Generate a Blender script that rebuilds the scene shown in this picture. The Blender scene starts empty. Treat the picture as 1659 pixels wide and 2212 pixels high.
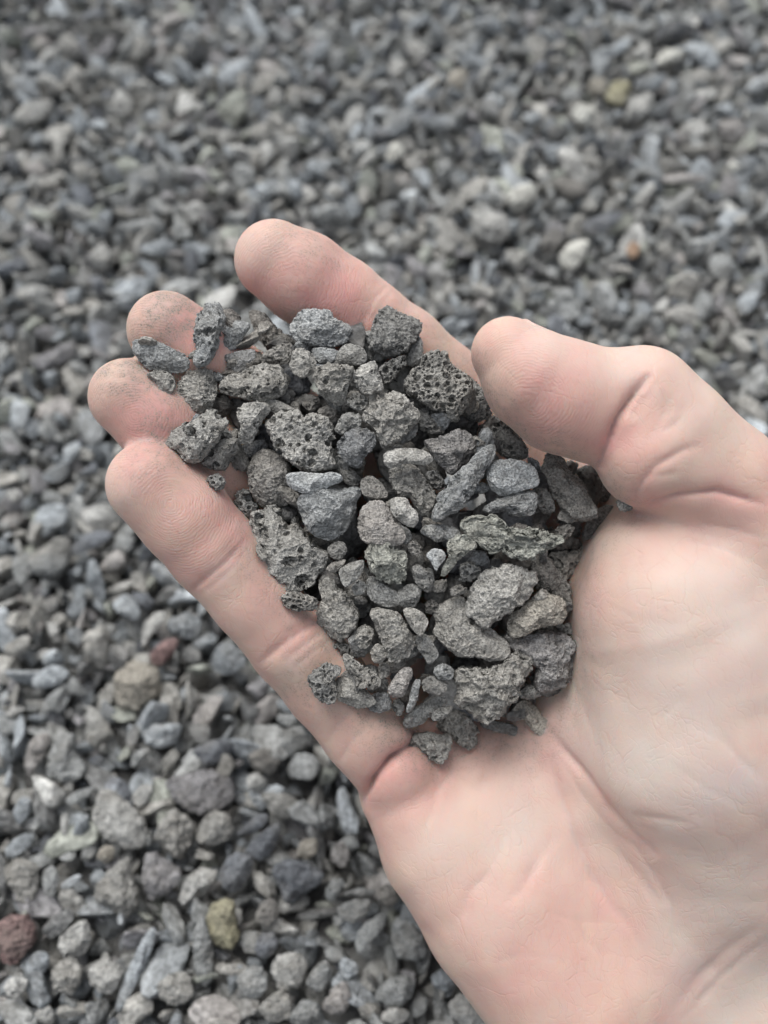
import bpy, bmesh, math, random
import numpy as np
from mathutils import Matrix, Vector

SC = bpy.context.scene
COL = SC.collection
PITCH = 62.0                      # degrees below the horizon
VFOV = 56.0
CAM_H = 0.225                     # metres above the gravel
VOX = 0.52                        # mm, resolution of the skin surface

# ------------------------------------------------------------------ camera, sky, sun, exposure
cam_d = bpy.data.cameras.new('camera')
cam = bpy.data.objects.new('camera', cam_d)
COL.objects.link(cam)
cam.location = (0, 0, CAM_H)
cam.rotation_euler = (math.radians(90 - PITCH), 0, 0)
cam_d.sensor_fit = 'VERTICAL'
cam_d.sensor_height = 24.0
cam_d.lens = 12.0 / math.tan(math.radians(VFOV / 2))
cam_d.clip_start = 0.005
cam_d.clip_end = 50.0
cam_d.dof.use_dof = True
cam_d.dof.focus_distance = 0.152
cam_d.dof.aperture_fstop = cam_d.lens / 2.8        # a 2.8 mm wide aperture, as on a phone
SC.camera = cam

SUN_EL, SUN_AZ = 62.0, -28.0      # azimuth measured from +Y (ahead) towards +X
world = bpy.data.worlds.new('World')
SC.world = world
world.use_nodes = True
wn, wl = world.node_tree.nodes, world.node_tree.links
wn.clear()
w_out = wn.new('ShaderNodeOutputWorld')
w_bg = wn.new('ShaderNodeBackground')
w_hs = wn.new('ShaderNodeHueSaturation')
w_sky = wn.new('ShaderNodeTexSky')
w_sky.sky_type = 'NISHITA'
w_sky.sun_disc = False
w_sky.sun_elevation = math.radians(SUN_EL)
w_sky.sun_rotation = math.radians(SUN_AZ)
w_sky.air_density = 1.0
w_sky.dust_density = 4.0
w_hs.inputs['Saturation'].default_value = 0.30      # overcast: a grey sky
w_bg.inputs['Strength'].default_value = 0.12
wl.new(w_sky.outputs[0], w_hs.inputs['Color'])
wl.new(w_hs.outputs[0], w_bg.inputs['Color'])
wl.new(w_bg.outputs[0], w_out.inputs['Surface'])

sun_d = bpy.data.lights.new('sun', 'SUN')
sun = bpy.data.objects.new('sun', sun_d)
COL.objects.link(sun)
sun_d.energy = 1.5
sun_d.angle = math.radians(40)
sun_d.color = (1.0, 0.99, 0.975)
_az, _el = math.radians(SUN_AZ), math.radians(SUN_EL)
sun_dir = Vector((math.sin(_az) * math.cos(_el), math.cos(_az) * math.cos(_el), math.sin(_el)))
sun.rotation_euler = sun_dir.to_track_quat('Z', 'Y').to_euler()
sun.location = sun_dir * 2

SC.view_settings.view_transform = 'Standard'
SC.view_settings.look = 'None'
SC.view_settings.gamma = 1.0
SC.view_settings.exposure = 0.58
try:
    SC.cycles.use_denoising = True
    SC.cycles.max_bounces = 6
    SC.cycles.diffuse_bounces = 2
except Exception:
    pass

# ------------------------------------------------------------------ camera space helpers (millimetres)
FW, FH = 1659.0, 2212.0           # picture units used for measuring the photograph
FPX = FH / 2 / math.tan(math.radians(VFOV / 2))
_t = math.radians(90 - PITCH)
RIGHT = np.array([1.0, 0, 0])
UP = np.array([0, math.cos(_t), math.sin(_t)])
BACK = np.array([0, -math.sin(_t), math.cos(_t)])
RM = np.stack([RIGHT, UP, BACK], 1)            # camera axes as columns
CAMP = np.array([0, 0, CAM_H * 1000.0])

def c3(px, py, d):
    """a measured point at axis distance d (mm) -> camera space (mm)"""
    return np.array([(px - FW / 2) / FPX * d, -(py - FH / 2) / FPX * d, -d])

def to_world(c):
    return CAMP + np.asarray(c) @ RM.T

def project(w):
    c = (np.asarray(w) - CAMP) @ RM
    d = -c[..., 2]
    return c[..., 0] / d * FPX + FW / 2, -c[..., 1] / d * FPX + FH / 2, d

SRC = FW / 3072.0
REG = {  # windows in which the photograph was measured: origin x, y, photo pixels per unit
    'R1': (300, 800, .5424), 'R2': (1000, 1100, .6028), 'R3': (1600, 1200, .6028), 'R4': (900, 1900, .5425),
    'R5': (1500, 2100, .6028), 'R7': (1300, 2800, 1.068), 'S': (0, 0, 1.0),
    'G1': (0, 2200, .6028), 'G2': (0, 3100, .6028), 'G3': (800, 2900, .7233), 'G4': (0, 0, .7233),
    'G5': (1200, 0, .6028), 'G6': (2000, 0, .6462), 'G7': (0, 1200, .4972)}

def reg(r, pts):
    ox, oy, s = REG[r]
    return np.array([((ox + x * s) * SRC, (oy + y * s) * SRC) for x, y in pts], float)

# ------------------------------------------------------------------ noise and meshes
def _hash(ix, iy, iz, seed):
    h = (ix * 374761393 + iy * 668265263 + iz * 2147483647 + seed * 1274126177) & 0xffffffff
    h = ((h ^ (h >> 13)) * 1274126177) & 0xffffffff
    return ((h ^ (h >> 16)) & 0xffff) / 32767.5 - 1.0

def vnoise(p, seed=0):
    i = np.floor(p).astype(np.int64)
    f = p - i
    u = f * f * (3 - 2 * f)
    r = 0.0
    for a in (0, 1):
        wx = u[:, 0] if a else 1 - u[:, 0]
        for b in (0, 1):
            wy = u[:, 1] if b else 1 - u[:, 1]
            for c in (0, 1):
                wz = u[:, 2] if c else 1 - u[:, 2]
                r = r + wx * wy * wz * _hash(i[:, 0] + a, i[:, 1] + b, i[:, 2] + c, seed)
    return r

_ico = {}
def ico(n):
    if n not in _ico:
        bm = bmesh.new()
        bmesh.ops.create_icosphere(bm, subdivisions=n, radius=1.0)
        v = np.array([x.co[:] for x in bm.verts])
        f = np.array([[x.index for x in fc.verts] for fc in bm.faces])
        bm.free()
        v /= np.linalg.norm(v, axis=1)[:, None]
        _ico[n] = (v, f)
    return _ico[n]

def vnormals(v, f):
    fn = np.cross(v[f[:, 1]] - v[f[:, 0]], v[f[:, 2]] - v[f[:, 0]])
    n = np.zeros_like(v)
    for k in range(f.shape[1]):
        for a in range(3):
            n[:, a] += np.bincount(f[:, k], fn[:, a], len(v))
    return n / (np.linalg.norm(n, axis=1)[:, None] + 1e-12)

def mesh_of(name, v, f, smooth=True):
    me = bpy.data.meshes.new(name)
    k = f.shape[1]
    me.vertices.add(len(v))
    me.vertices.foreach_set('co', np.asarray(v, np.float32).ravel())
    me.loops.add(f.size)
    me.loops.foreach_set('vertex_index', f.astype(np.int32).ravel())
    me.polygons.add(len(f))
    me.polygons.foreach_set('loop_start', np.arange(0, f.size, k, dtype=np.int32))
    me.polygons.foreach_set('loop_total', np.full(len(f), k, np.int32))
    me.polygons.foreach_set('use_smooth', np.full(len(f), bool(smooth)))
    me.update(calc_edges=True)
    return me

def obj_of(name, me, loc=(0, 0, 0), parent=None, mat=None):
    o = bpy.data.objects.new(name, me)
    COL.objects.link(o)
    o.location = loc
    if parent:
        o.parent = parent
    if mat and not me.materials:
        me.materials.append(mat)
    return o

def tag(o, label=None, cat=None, group=None, kind=None):
    if label: o['label'] = label
    if cat: o['category'] = cat
    if group: o['group'] = group
    if kind: o['kind'] = kind
    return o

# ------------------------------------------------------------------ materials
TONE = {'w': (.285, .270, .238), 'W': (.370, .358, .325), 'g': (.255, .258, .246), 'b': (.225, .243, .253),
        'B': (.345, .372, .385), 'd': (.170, .168, .160), 'k': (.100, .103, .107), 'n': (.150, .160, .176),
        'y': (.330, .290, .225), 'Y': (.335, .300, .165), 'm': (.225, .212, .212), 'r': (.215, .120, .108),
        'o': (.420, .235, .120), 'p': (.330, .298, .272), 'G': (.290, .300, .245), 'D': (.200, .184, .162),
        'L': (.560, .540, .460)}

def _dusty(c, k=.34, gain=1.0):
    """every stone wears the same thin grey dust"""
    l = sum(c) / 3
    return tuple(min(.75, (x * (1 - k) + l * w * k) * gain) for x, w in zip(c, (1.0, 1.0, .98)))
TONE = {k: _dusty(c) for k, c in TONE.items()}

class NT:
    def __init__(s, name):
        s.m = bpy.data.materials.new(name)
        s.m.use_nodes = True
        s.t = s.m.node_tree
        s.t.nodes.clear()
        s.out = s.n('ShaderNodeOutputMaterial')
        s.b = s.n('ShaderNodeBsdfPrincipled')
        s.l(s.b.outputs[0], s.out.inputs['Surface'])
    def n(s, t, **kw):
        x = s.t.nodes.new(t)
        for k, v in kw.items():
            setattr(x, k, v)
        return x
    def l(s, a, b):
        s.t.links.new(a, b)
    def val(s, sock, v):
        if hasattr(v, 'default_value') or hasattr(v, 'is_linked'):
            s.l(v, sock)
        else:
            sock.default_value = v
    def math(s, op, a, b=0.0, c=None, clamp=False):
        x = s.n('ShaderNodeMath', operation=op, use_clamp=clamp)
        s.val(x.inputs[0], a); s.val(x.inputs[1], b)
        if c is not None: s.val(x.inputs[2], c)
        return x.outputs[0]
    def noise(s, vec, scale, detail=2.0, rough=.5, w=None):
        x = s.n('ShaderNodeTexNoise')
        s.l(vec, x.inputs['Vector'])
        x.inputs['Scale'].default_value = scale
        x.inputs['Detail'].default_value = detail
        x.inputs['Roughness'].default_value = rough
        return x.outputs['Fac']
    def ramp(s, f, a, b, lo=0.0, hi=1.0):
        x = s.n('ShaderNodeMapRange', clamp=True)
        s.l(f, x.inputs['Value'])
        for k, v in zip(('From Min', 'From Max', 'To Min', 'To Max'), (a, b, lo, hi)):
            x.inputs[k].default_value = v
        return x.outputs['Result']
    def mix(s, f, a, b, mode='MIX'):
        x = s.n('ShaderNodeMix', data_type='RGBA', blend_type=mode)
        s.val(x.inputs[0], f); s.val(x.inputs[6], a); s.val(x.inputs[7], b)
        return x.outputs[2]
    def attr(s, name):
        return s.n('ShaderNodeAttribute', attribute_name=name)
    def bump(s, h, dist, strength=1.0, normal=None):
        x = s.n('ShaderNodeBump')
        s.l(h, x.inputs['Height'])
        x.inputs['Distance'].default_value = dist
        x.inputs['Strength'].default_value = strength
        if normal: s.l(normal, x.inputs['Normal'])
        return x.outputs['Normal']

def stone_material(name, from_object):
    m = NT(name)
    tc = m.n('ShaderNodeTexCoord')
    vec = tc.outputs['Object']
    if from_object:
        oi = m.n('ShaderNodeObjectInfo')
        sh = m.n('ShaderNodeVectorMath', operation='ADD')
        m.l(vec, sh.inputs[0]); m.l(oi.outputs['Random'], sh.inputs[1])
        vec = sh.outputs[0]
        base = oi.outputs['Color']
    else:
        base = m.attr('tone').outputs['Color']
    fine = m.noise(vec, 2600, 3, .65)
    mid = m.noise(vec, 520, 3, .6)
    big = m.noise(vec, 150, 2, .5)
    grain = m.ramp(fine, .34, .66, .52, 1.46)
    patch = m.ramp(mid, .34, .66, .70, 1.26)
    f = m.math('MULTIPLY', grain, patch)
    val = m.n('ShaderNodeHueSaturation')
    m.l(base, val.inputs['Color']); m.l(f, val.inputs['Value'])
    dust = m.mix(m.ramp(big, .45, .68, 0, .28), val.outputs[0], (.29, .27, .235, 1))
    m.l(dust, m.b.inputs['Base Color'])
    m.b.inputs['Roughness'].default_value = .92
    m.b.inputs['Specular IOR Level'].default_value = .18
    n1 = m.bump(mid, .0015, .7)
    n2 = m.bump(fine, .00055, .9, n1)
    m.l(n2, m.b.inputs['Normal'])
    return m.m

MAT_STONE = stone_material('dusty lava stone', True)
MAT_BED = stone_material('dusty gravel', False)

def ground_material():
    m = NT('dark grit')
    vec = m.n('ShaderNodeTexCoord').outputs['Object']
    a = m.noise(vec, 700, 5, .7)
    vo = m.n('ShaderNodeTexVoronoi'); m.l(vec, vo.inputs['Vector']); vo.inputs['Scale'].default_value = 140
    bw = m.n('ShaderNodeRGBToBW'); m.l(vo.outputs['Color'], bw.inputs[0])
    cc = m.mix(a, (.07, .07, .068, 1), (.20, .20, .19, 1))
    m.l(m.mix(m.ramp(bw.outputs[0], .2, .8, 0, .6), cc, (.28, .28, .27, 1)), m.b.inputs['Base Color'])
    m.b.inputs['Roughness'].default_value = 1.0
    m.l(m.bump(a, .002), m.b.inputs['Normal'])
    return m.m

def skin_material():
    m = NT('skin')
    vec = m.n('ShaderNodeTexCoord').outputs['Object']
    flush, dirt, pale, vein, phase, ridge = (m.attr(k).outputs['Fac'] for k in ('flush', 'dirt', 'pale', 'vein', 'phase', 'ridge'))
    mot = m.noise(vec, 110, 3, .55)
    mot2 = m.noise(vec, 420, 3, .6)
    c = m.mix(m.ramp(mot, .36, .64), (.578, .432, .362, 1), (.560, .374, .314, 1))
    mpk = m.n('ShaderNodeMapping'); m.l(vec, mpk.inputs['Vector'])
    mpk.inputs['Rotation'].default_value = (0, 0, .55); mpk.inputs['Scale'].default_value = (1, .28, 1)
    c = m.mix(m.ramp(m.noise(mpk.outputs[0], 210, 2, .5), .45, .68, 0, .55), c, (.590, .462, .365, 1))
    c = m.mix(m.math('MULTIPLY', flush, m.ramp(mot2, .3, .7, .75, 1.1), clamp=True), c, (.560, .285, .262, 1))
    c = m.mix(pale, c, (.590, .505, .448, 1))
    c = m.mix(m.math('MULTIPLY', vein, .5), c, (.44, .40, .40, 1))
    c = m.mix(m.ramp(mot2, .62, .75, 0, .18), c, (.62, .51, .45, 1))
    sp = m.noise(vec, 3600, 2, .6)
    sp2 = m.noise(vec, 600, 2, .6)
    spk = m.math('MULTIPLY', m.ramp(sp, .52, .64), m.ramp(sp2, .36, .62))
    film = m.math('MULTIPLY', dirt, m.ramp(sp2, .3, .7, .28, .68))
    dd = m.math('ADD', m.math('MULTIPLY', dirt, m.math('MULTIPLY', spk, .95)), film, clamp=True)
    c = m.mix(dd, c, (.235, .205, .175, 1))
    m.b.inputs['Subsurface Weight'].default_value = .8
    m.b.inputs['Subsurface Radius'].default_value = (1.0, .36, .22)
    m.b.inputs['Subsurface Scale'].default_value = .0020
    m.l(m.ramp(mot2, .3, .7, .5, .62), m.b.inputs['Roughness'])
    m.b.inputs['Specular IOR Level'].default_value = .32
    # papillary ridges round the pads, then fine skin texture
    wob = m.math('MULTIPLY', m.noise(vec, 260, 2, .5), 2.2)
    s = m.math('SINE', m.math('MULTIPLY', m.math('ADD', phase, wob), 2 * math.pi / .46))
    r = m.math('MULTIPLY', m.math('MULTIPLY', s, ridge), .5)
    n1 = m.bump(r, .000032, .7)
    wv = m.n('ShaderNodeVectorMath', operation='ADD')
    nz = m.n('ShaderNodeTexNoise'); m.l(vec, nz.inputs['Vector']); nz.inputs['Scale'].default_value = 160
    sc = m.n('ShaderNodeVectorMath', operation='SCALE'); m.l(nz.outputs['Color'], sc.inputs[0]); sc.inputs['Scale'].default_value = .006
    m.l(vec, wv.inputs[0]); m.l(sc.outputs[0], wv.inputs[1])
    n2 = n1
    for scale, width, rot, dist, st in ((150, .022, .9, .00008, .4), (330, .035, -.5, .00006, .4), (800, .10, .3, .00006, .5)):
        mp = m.n('ShaderNodeMapping'); m.l(wv.outputs[0], mp.inputs['Vector'])
        mp.inputs['Rotation'].default_value = (0, 0, rot); mp.inputs['Scale'].default_value = (1, .42, 1)
        vor = m.n('ShaderNodeTexVoronoi', feature='DISTANCE_TO_EDGE')
        m.l(mp.outputs[0], vor.inputs['Vector']); vor.inputs['Scale'].default_value = scale
        msk = m.ramp(m.noise(vec, 70 + scale * .2, 2, .5), .38, .62)
        line = m.math('MULTIPLY', m.ramp(vor.outputs['Distance'], 0, width, -1, 0), msk)
        n2 = m.bump(line, dist, st, n2)
        if scale < 800: c = m.mix(m.math('MULTIPLY', line, -.10, clamp=True), c, (.50, .27, .22, 1))
    n3 = m.bump(m.noise(vec, 1500, 3, .55), .00008, .5, n2)
    m.l(n3, m.b.inputs['Normal'])
    m.l(c, m.b.inputs['Base Color'])
    return m.m

def nail_material():
    m = NT('fingernail')
    m.b.inputs['Base Color'].default_value = (.62, .45, .40, 1)
    m.b.inputs['Roughness'].default_value = .38
    m.b.inputs['Subsurface Weight'].default_value = .3
    m.b.inputs['Subsurface Scale'].default_value = .001
    return m.m

# ------------------------------------------------------------------ the hand: one skin surface round tapered bones
def P(px, py, d, r):              # measured centre, axis distance mm, radius in picture units
    return (c3(px, py, d), r * d / FPX)

INDEX = [P(592, 562, 163, 86), P(655, 600, 164, 97), P(735, 655, 166, 96), P(792, 697, 167, 91), P(870, 757, 169, 93),
         P(955, 830, 172, 90), P(1090, 960, 176, 98), P(1230, 1130, 178, 120)]
MIDDLE = [P(359, 713, 159, 84), P(430, 765, 161, 88), P(530, 845, 166, 88), P(680, 960, 175, 92), P(900, 1150, 181, 110), P(1090, 1330, 182, 120)]
RING = [P(276, 858, 156, 84), P(345, 915, 157, 91), P(440, 990, 161, 91), P(580, 1100, 170, 92), P(780, 1290, 179, 108), P(990, 1480, 180, 120)]
LITTLE = [P(323, 1046, 152, 93), P(400, 1118, 154, 99), P(462, 1190, 156, 97), P(548, 1290, 158, 92), P(632, 1392, 160, 92), P(706, 1480, 162, 91),
          P(785, 1580, 163, 88), P(850, 1660, 164, 88)]
THUMB_A = [P(1096, 763, 150, 79), P(1150, 818, 150, 108), P(1215, 856, 151, 122), P(1285, 876, 152, 126)]
THUMB_B = [P(1384, 866, 152, 119), P(1455, 937, 152, 120), P(1555, 1045, 154, 133), P(1680, 1180, 158, 170)]
THUMB_C = [P(1386, 882, 152, 108), P(1406, 986, 150, 113), P(1465, 1012, 151, 110)]
PALM = [[P(868, 1712, 166, 92), P(950, 1828, 166, 128), P(1072, 1968, 166, 160), P(1225, 2150, 165, 175)],      # little finger edge and heel
        [P(960, 1600, 180, 165), P(1150, 1750, 180, 250), P(1350, 2000, 178, 270), P(1500, 2150, 178, 260)],    # slab
        [P(1230, 1130, 178, 105), P(1330, 1120, 174, 80), P(1430, 1090, 166, 85)],
        [P(1255, 1230, 174, 85), P(1265, 1390, 171, 95), P(1225, 1545, 171, 105)],
        [P(1180, 1400, 184, 120), P(1330, 1480, 182, 120)],
        [P(1000, 1420, 188, 150), P(1180, 1250, 190, 160), P(1350, 1300, 186, 200)],
        [P(1418, 1238, 157, 148), P(1450, 1330, 157, 205), P(1492, 1430, 159, 242), P(1515, 1600, 160, 260), P(1560, 1800, 164, 230)],   # ball of the thumb
        [P(1650, 1160, 162, 190), P(1740, 1400, 170, 260), P(1740, 1750, 176, 280)],
        [P(1500, 1900, 174, 230), P(1650, 2050, 176, 250)]]
FOREARM = [P(1650, 2190, 172, 235), P(1900, 2480, 170, 290)]

def build_hand():
    prims = [q for ch in [INDEX, MIDDLE, RING, LITTLE, THUMB_A, THUMB_B, THUMB_C, FOREARM] + PALM for q in ch]
    lo = np.min([c - r for c, r in prims], 0) - 3
    hi = np.max([c + r for c, r in prims], 0) + 3
    hi[0] = min(hi[0], 105.0)
    lo[1] = max(lo[1], -135.0)
    n = np.ceil((hi - lo) / VOX).astype(int) + 1
    ax = [lo[i] + VOX * np.arange(n[i], dtype=np.float32) for i in range(3)]
    BIG = 12.0

    def chain(ch, extra=6.0):
        """distance to a chain of tapered capsules on a window of the grid"""
        l = np.min([c - r for c, r in ch], 0) - extra
        h = np.max([c + r for c, r in ch], 0) + extra
        i0 = np.maximum(np.floor((l - lo) / VOX).astype(int), 0)
        i1 = np.minimum(np.ceil((h - lo) / VOX).astype(int) + 1, n)
        X, Y, Z = np.meshgrid(*[ax[k][i0[k]:i1[k]] for k in range(3)], indexing='ij')
        d = np.full(X.shape, BIG, np.float32)
        for (a, ra), (b, rb) in zip(ch[:-1], ch[1:]):
            ab = (b - a)
            t = ((X - a[0]) * ab[0] + (Y - a[1]) * ab[1] + (Z - a[2]) * ab[2]) / float(ab @ ab)
            np.clip(t, 0, 1, out=t)
            e = np.sqrt((X - a[0] - t * ab[0]) ** 2 + (Y - a[1] - t * ab[1]) ** 2 + (Z - a[2] - t * ab[2]) ** 2) - (ra + t * (rb - ra))
            k = 1.2
            hh = np.clip(.5 + .5 * (d - e) / k, 0, 1)
            d = d + (e - d) * hh - k * hh * (1 - hh)
        return tuple(slice(i0[k], i1[k]) for k in range(3)), d.astype(np.float32)

    F = np.full(tuple(n), BIG, np.float32)
    def add(ch, k):
        s, d = chain(ch, max(6.0, k))
        f = F[s]
        hh = np.clip(.5 + .5 * (f - d) / k, 0, 1)
        F[s] = np.where(d > BIG - .5, f, f + (d - f) * hh - k * hh * (1 - hh))
    for ch in PALM:
        add(ch, 9.0)
    add(FOREARM, 5.0)
    for ch, k in ((INDEX, 3.0), (MIDDLE, 3.0), (RING, 2.0), (LITTLE, 1.2)):
        add(ch, k)
    G = F; 
    # the two thumb bones meet in a tight fold
    s1, d1 = chain(THUMB_B)
    f = F[s1]; k = 2.5
    hh = np.clip(.5 + .5 * (f - d1) / k, 0, 1)
    F[s1] = f + (d1 - f) * hh - k * hh * (1 - hh)
    add(THUMB_C, 2.5)
    add(THUMB_A, 2.0)
    # naive surface nets
    ins = F < 0
    c = [slice(0, -1), slice(1, None)]
    cnt = sum(ins[c[i], c[j], c[k]].astype(np.int8) for i in (0, 1) for j in (0, 1) for k in (0, 1))
    act = np.argwhere((cnt > 0) & (cnt < 8))
    idx = np.full(cnt.shape, -1, np.int32)
    idx[act[:, 0], act[:, 1], act[:, 2]] = np.arange(len(act))
    acc = np.zeros((len(act), 3)); num = np.zeros(len(act))
    cor = [(i, j, k) for i in (0, 1) for j in (0, 1) for k in (0, 1)]
    vals = {q: F[act[:, 0] + q[0], act[:, 1] + q[1], act[:, 2] + q[2]] for q in cor}
    for a in cor:
        for b in cor:
            if a < b and sum(abs(x - y) for x, y in zip(a, b)) == 1:
                va, vb = vals[a], vals[b]
                m = (va < 0) != (vb < 0)
                t = np.where(m, va / np.where(m, va - vb, 1), 0)
                for q in range(3):
                    acc[:, q] += np.where(m, a[q] + t * (b[q] - a[q]), 0)
                num += m
    v = lo + VOX * (act + acc / num[:, None])
    quads = []
    for axis in range(3):
        s0 = [slice(1, -1)] * 3; s1_ = [slice(1, -1)] * 3
        s0[axis] = slice(0, -1); s1_[axis] = slice(1, None)
        A = ins[tuple(s0)]; B = ins[tuple(s1_)]
        e = np.argwhere(A != B)
        off = np.array([1, 1, 1]); off[axis] = 0
        g = e + off
        flip = A[e[:, 0], e[:, 1], e[:, 2]]
        u, w = [(1, 2), (2, 0), (0, 1)][axis]
        q = []
        for du, dw in ((-1, -1), (0, -1), (0, 0), (-1, 0)):
            h = g.copy(); h[:, u] += du; h[:, w] += dw
            q.append(idx[h[:, 0], h[:, 1], h[:, 2]])
        q = np.stack(q, 1)
        q[~flip] = q[~flip][:, ::-1]
        quads.append(q[(q >= 0).all(1)])
    f = np.concatenate(quads)
    e = np.concatenate([f[:, [0, 1]], f[:, [1, 2]], f[:, [2, 3]], f[:, [3, 0]]])
    e = np.concatenate([e, e[:, ::-1]])
    deg = np.bincount(e[:, 0], minlength=len(v))
    for lam in (.5, .5, .5, .5):
        nb = np.stack([np.bincount(e[:, 0], v[e[:, 1], q], len(v)) for q in range(3)], 1) / deg[:, None]
        v = v + lam * (nb - v)
    return v, f

# lines of the skin: points, half width (picture units), depth mm
CREASES = [
    ([(850, 625), (826, 655), (800, 700)], 5, .14), ([(818, 596), (790, 624), (764, 668)], 5, .10), ([(520, 1150), (480, 1195), (440, 1232)], 5, .16), ([(538, 1182), (500, 1228), (462, 1262), (420, 1292)], 5, .16),
    ([(690, 1322), (640, 1352), (596, 1384)], 5, .16), ([(724, 1372), (676, 1408), (630, 1444)], 5, .14), ([(1390, 830), (1352, 888), (1322, 940)], 6, .2), ([(1420, 818), (1392, 872), (1370, 910)], 5, .14),
    ([(1430, 900), (1470, 872)], 5, .12), ([(1420, 940), (1480, 900)], 5, .12), ([(1210, 1640), (1260, 1720), (1330, 1800), (1390, 1850)], 5, .16), ([(1330, 1840), (1400, 1930), (1440, 2010)], 5, .15),
    ([(1280, 1850), (1340, 1960), (1390, 2060)], 5, .14), ([(1440, 1640), (1520, 1700), (1600, 1740)], 5, .1), ([(1480, 1560), (1560, 1600), (1640, 1680)], 5, .1), ([(1300, 1300), (1380, 1340), (1480, 1350)], 5, .08),
    ([(1100, 1760), (1080, 1840), (1040, 1900)], 5, .12), ([(950, 1700), (930, 1760), (900, 1820)], 5, .1), ([(1160, 1960), (1240, 1990), (1330, 1990)], 5, .1), ([(1050, 2080), (1140, 2060), (1230, 2080)], 5, .1),
    ([(842, 612), (812, 640), (786, 690), (772, 740)], 9, .30), ([(828, 600), (800, 632), (776, 680)], 6, .15),
    ([(532, 1165), (490, 1213), (450, 1245), (405, 1285)], 10, .50),
    ([(700, 1330), (652, 1362), (604, 1396), (556, 1438)], 13, .55), ([(712, 1352), (660, 1392), (610, 1432)], 8, .25), ([(690, 1310), (640, 1345)], 7, .2),
    ([(930, 1585), (890, 1608), (848, 1640), (800, 1692), (764, 1755)], 13, 1.7), ([(800, 1560), (760, 1600), (730, 1650)], 9, .25),
    ([(760, 1530), (728, 1570), (706, 1610)], 8, .2),
    ([(1404, 806), (1372, 848), (1335, 905), (1304, 975), (1290, 1012)], 12, 1.1), ([(1392, 850), (1360, 905)], 8, .3),
    ([(1368, 1080), (1386, 1041), (1419, 1004), (1477, 971), (1520, 960)], 10, .6),
    ([(1378, 1102), (1419, 1083), (1469, 1070), (1551, 1062), (1659, 1092)], 11, .8),
    ([(1502, 1128), (1572, 1141), (1659, 1161)], 6, .22), ([(1440, 1157), (1552, 1182), (1659, 1228)], 6, .22), ([(1400, 1030), (1470, 1020)], 6, .18),
    ([(1450, 850), (1420, 920), (1400, 960)], 9, .2), ([(1485, 870), (1450, 930)], 8, .15),
    ([(1180, 1560), (1198, 1593), (1221, 1627), (1267, 1679), (1313, 1743), (1365, 1800), (1423, 1852)], 13, .75),
    ([(1186, 1627), (1204, 1702), (1238, 1800), (1279, 1893), (1325, 1962), (1365, 2008)], 16, .65),
    ([(1198, 1800), (1163, 1858), (1129, 1916), (1083, 1962)], 18, .5), ([(1008, 1627), (962, 1685), (915, 1748)], 18, .45),
    ([(1077, 1599), (1060, 1656), (1025, 1708)], 15, .35), ([(1365, 1760), (1423, 1766), (1492, 1777)], 8, .25),
    ([(1244, 1973), (1265, 2030), (1310, 2070)], 12, .3), ([(1400, 1870), (1450, 1960), (1452, 2080)], 12, .3),
    ([(1330, 1830), (1390, 1900), (1430, 1960)], 7, .22), ([(1350, 1800), (1420, 1900)], 6, .18), ([(990, 1990), (1010, 1930), (1060, 1880)], 14, .25),
    ([(1440, 2205), (1509, 2118), (1567, 2060), (1659, 1991)], 22, .75), ([(1470, 2212), (1560, 2110), (1659, 2030)], 9, .25),
    ([(1540, 1560), (1600, 1640), (1659, 1690)], 14, .2), ([(1420, 1560), (1480, 1500)], 10, .12)]
BULGES = [(1060, 1720, 80, .8), (900, 1780, 70, .7), (1180, 1930, 90, .6), (1270, 1780, 60, .5), (1120, 1860, 50, .4)]
FLUSH = [(690, 640, 130, .8), (560, 640, 70, .4), (800, 720, 100, .4), (430, 720, 90, .85), (330, 920, 105, .75), (300, 1000, 70, .4), (455, 1120, 105, .65), (385, 1200, 80, .35), (620, 1340, 110, .4),
         (1190, 850, 140, .6), (1330, 960, 70, .45), (1390, 1085, 60, .4), (1420, 900, 80, .3), (840, 1650, 110, .32), (790, 1790, 80, .25), (1000, 1700, 140, .2),
         (1180, 1990, 210, .18), (1340, 1960, 150, .15), (1250, 1650, 110, .3), (1540, 1130, 140, .35), (1270, 1300, 70, .35), (1150, 2110, 140, .25),
         (1000, 1930, 90, .2), (1430, 1900, 80, .2), (880, 1600, 70, .3), (1500, 2100, 60, .3), (1180, 1600, 70, .25)]
PALE = [(1180, 730, 60, .4), (1340, 790, 80, .4), (1520, 900, 100, .45), (1400, 1500, 220, .65), (560, 540, 50, .25), (260, 1060, 50, .3), (1620, 2150, 140, .8),
        (1100, 1800, 110, .5), (940, 1840, 70, .4), (1400, 1750, 160, .5), (640, 1440, 40, .5), (480, 1230, 40, .4), (1540, 1300, 160, .5), (1500, 1950, 150, .5), (1050, 2000, 100, .25)]
DIRT = [(365, 655, 75, .8), (255, 800, 62, .85), (320, 985, 70, .7), (600, 490, 60, .25), (700, 560, 60, .2), (620, 1500, 60, .25), (660, 1450, 60, .3), (910, 1590, 90, .35),
        (1120, 1620, 90, .2), (330, 860, 70, .3), (1060, 840, 70, .3), (1180, 960, 70, .2), (840, 1560, 80, .35), (420, 690, 50, .3), (1030, 760, 30, .2), (680, 540, 80, .25)]
VEIN = [(1560, 1690, 60, .6), (1620, 1720, 60, .7), (1600, 1500, 160, .4), (1500, 1740, 60, .3), (1640, 1850, 60, .3)]
WHORLS = [((640, 610), 160, 11), ((330, 760), 156, 9), ((290, 900), 150, 10), ((370, 1090), 147, 11), ((1140, 870), 140, 14)]

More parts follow.
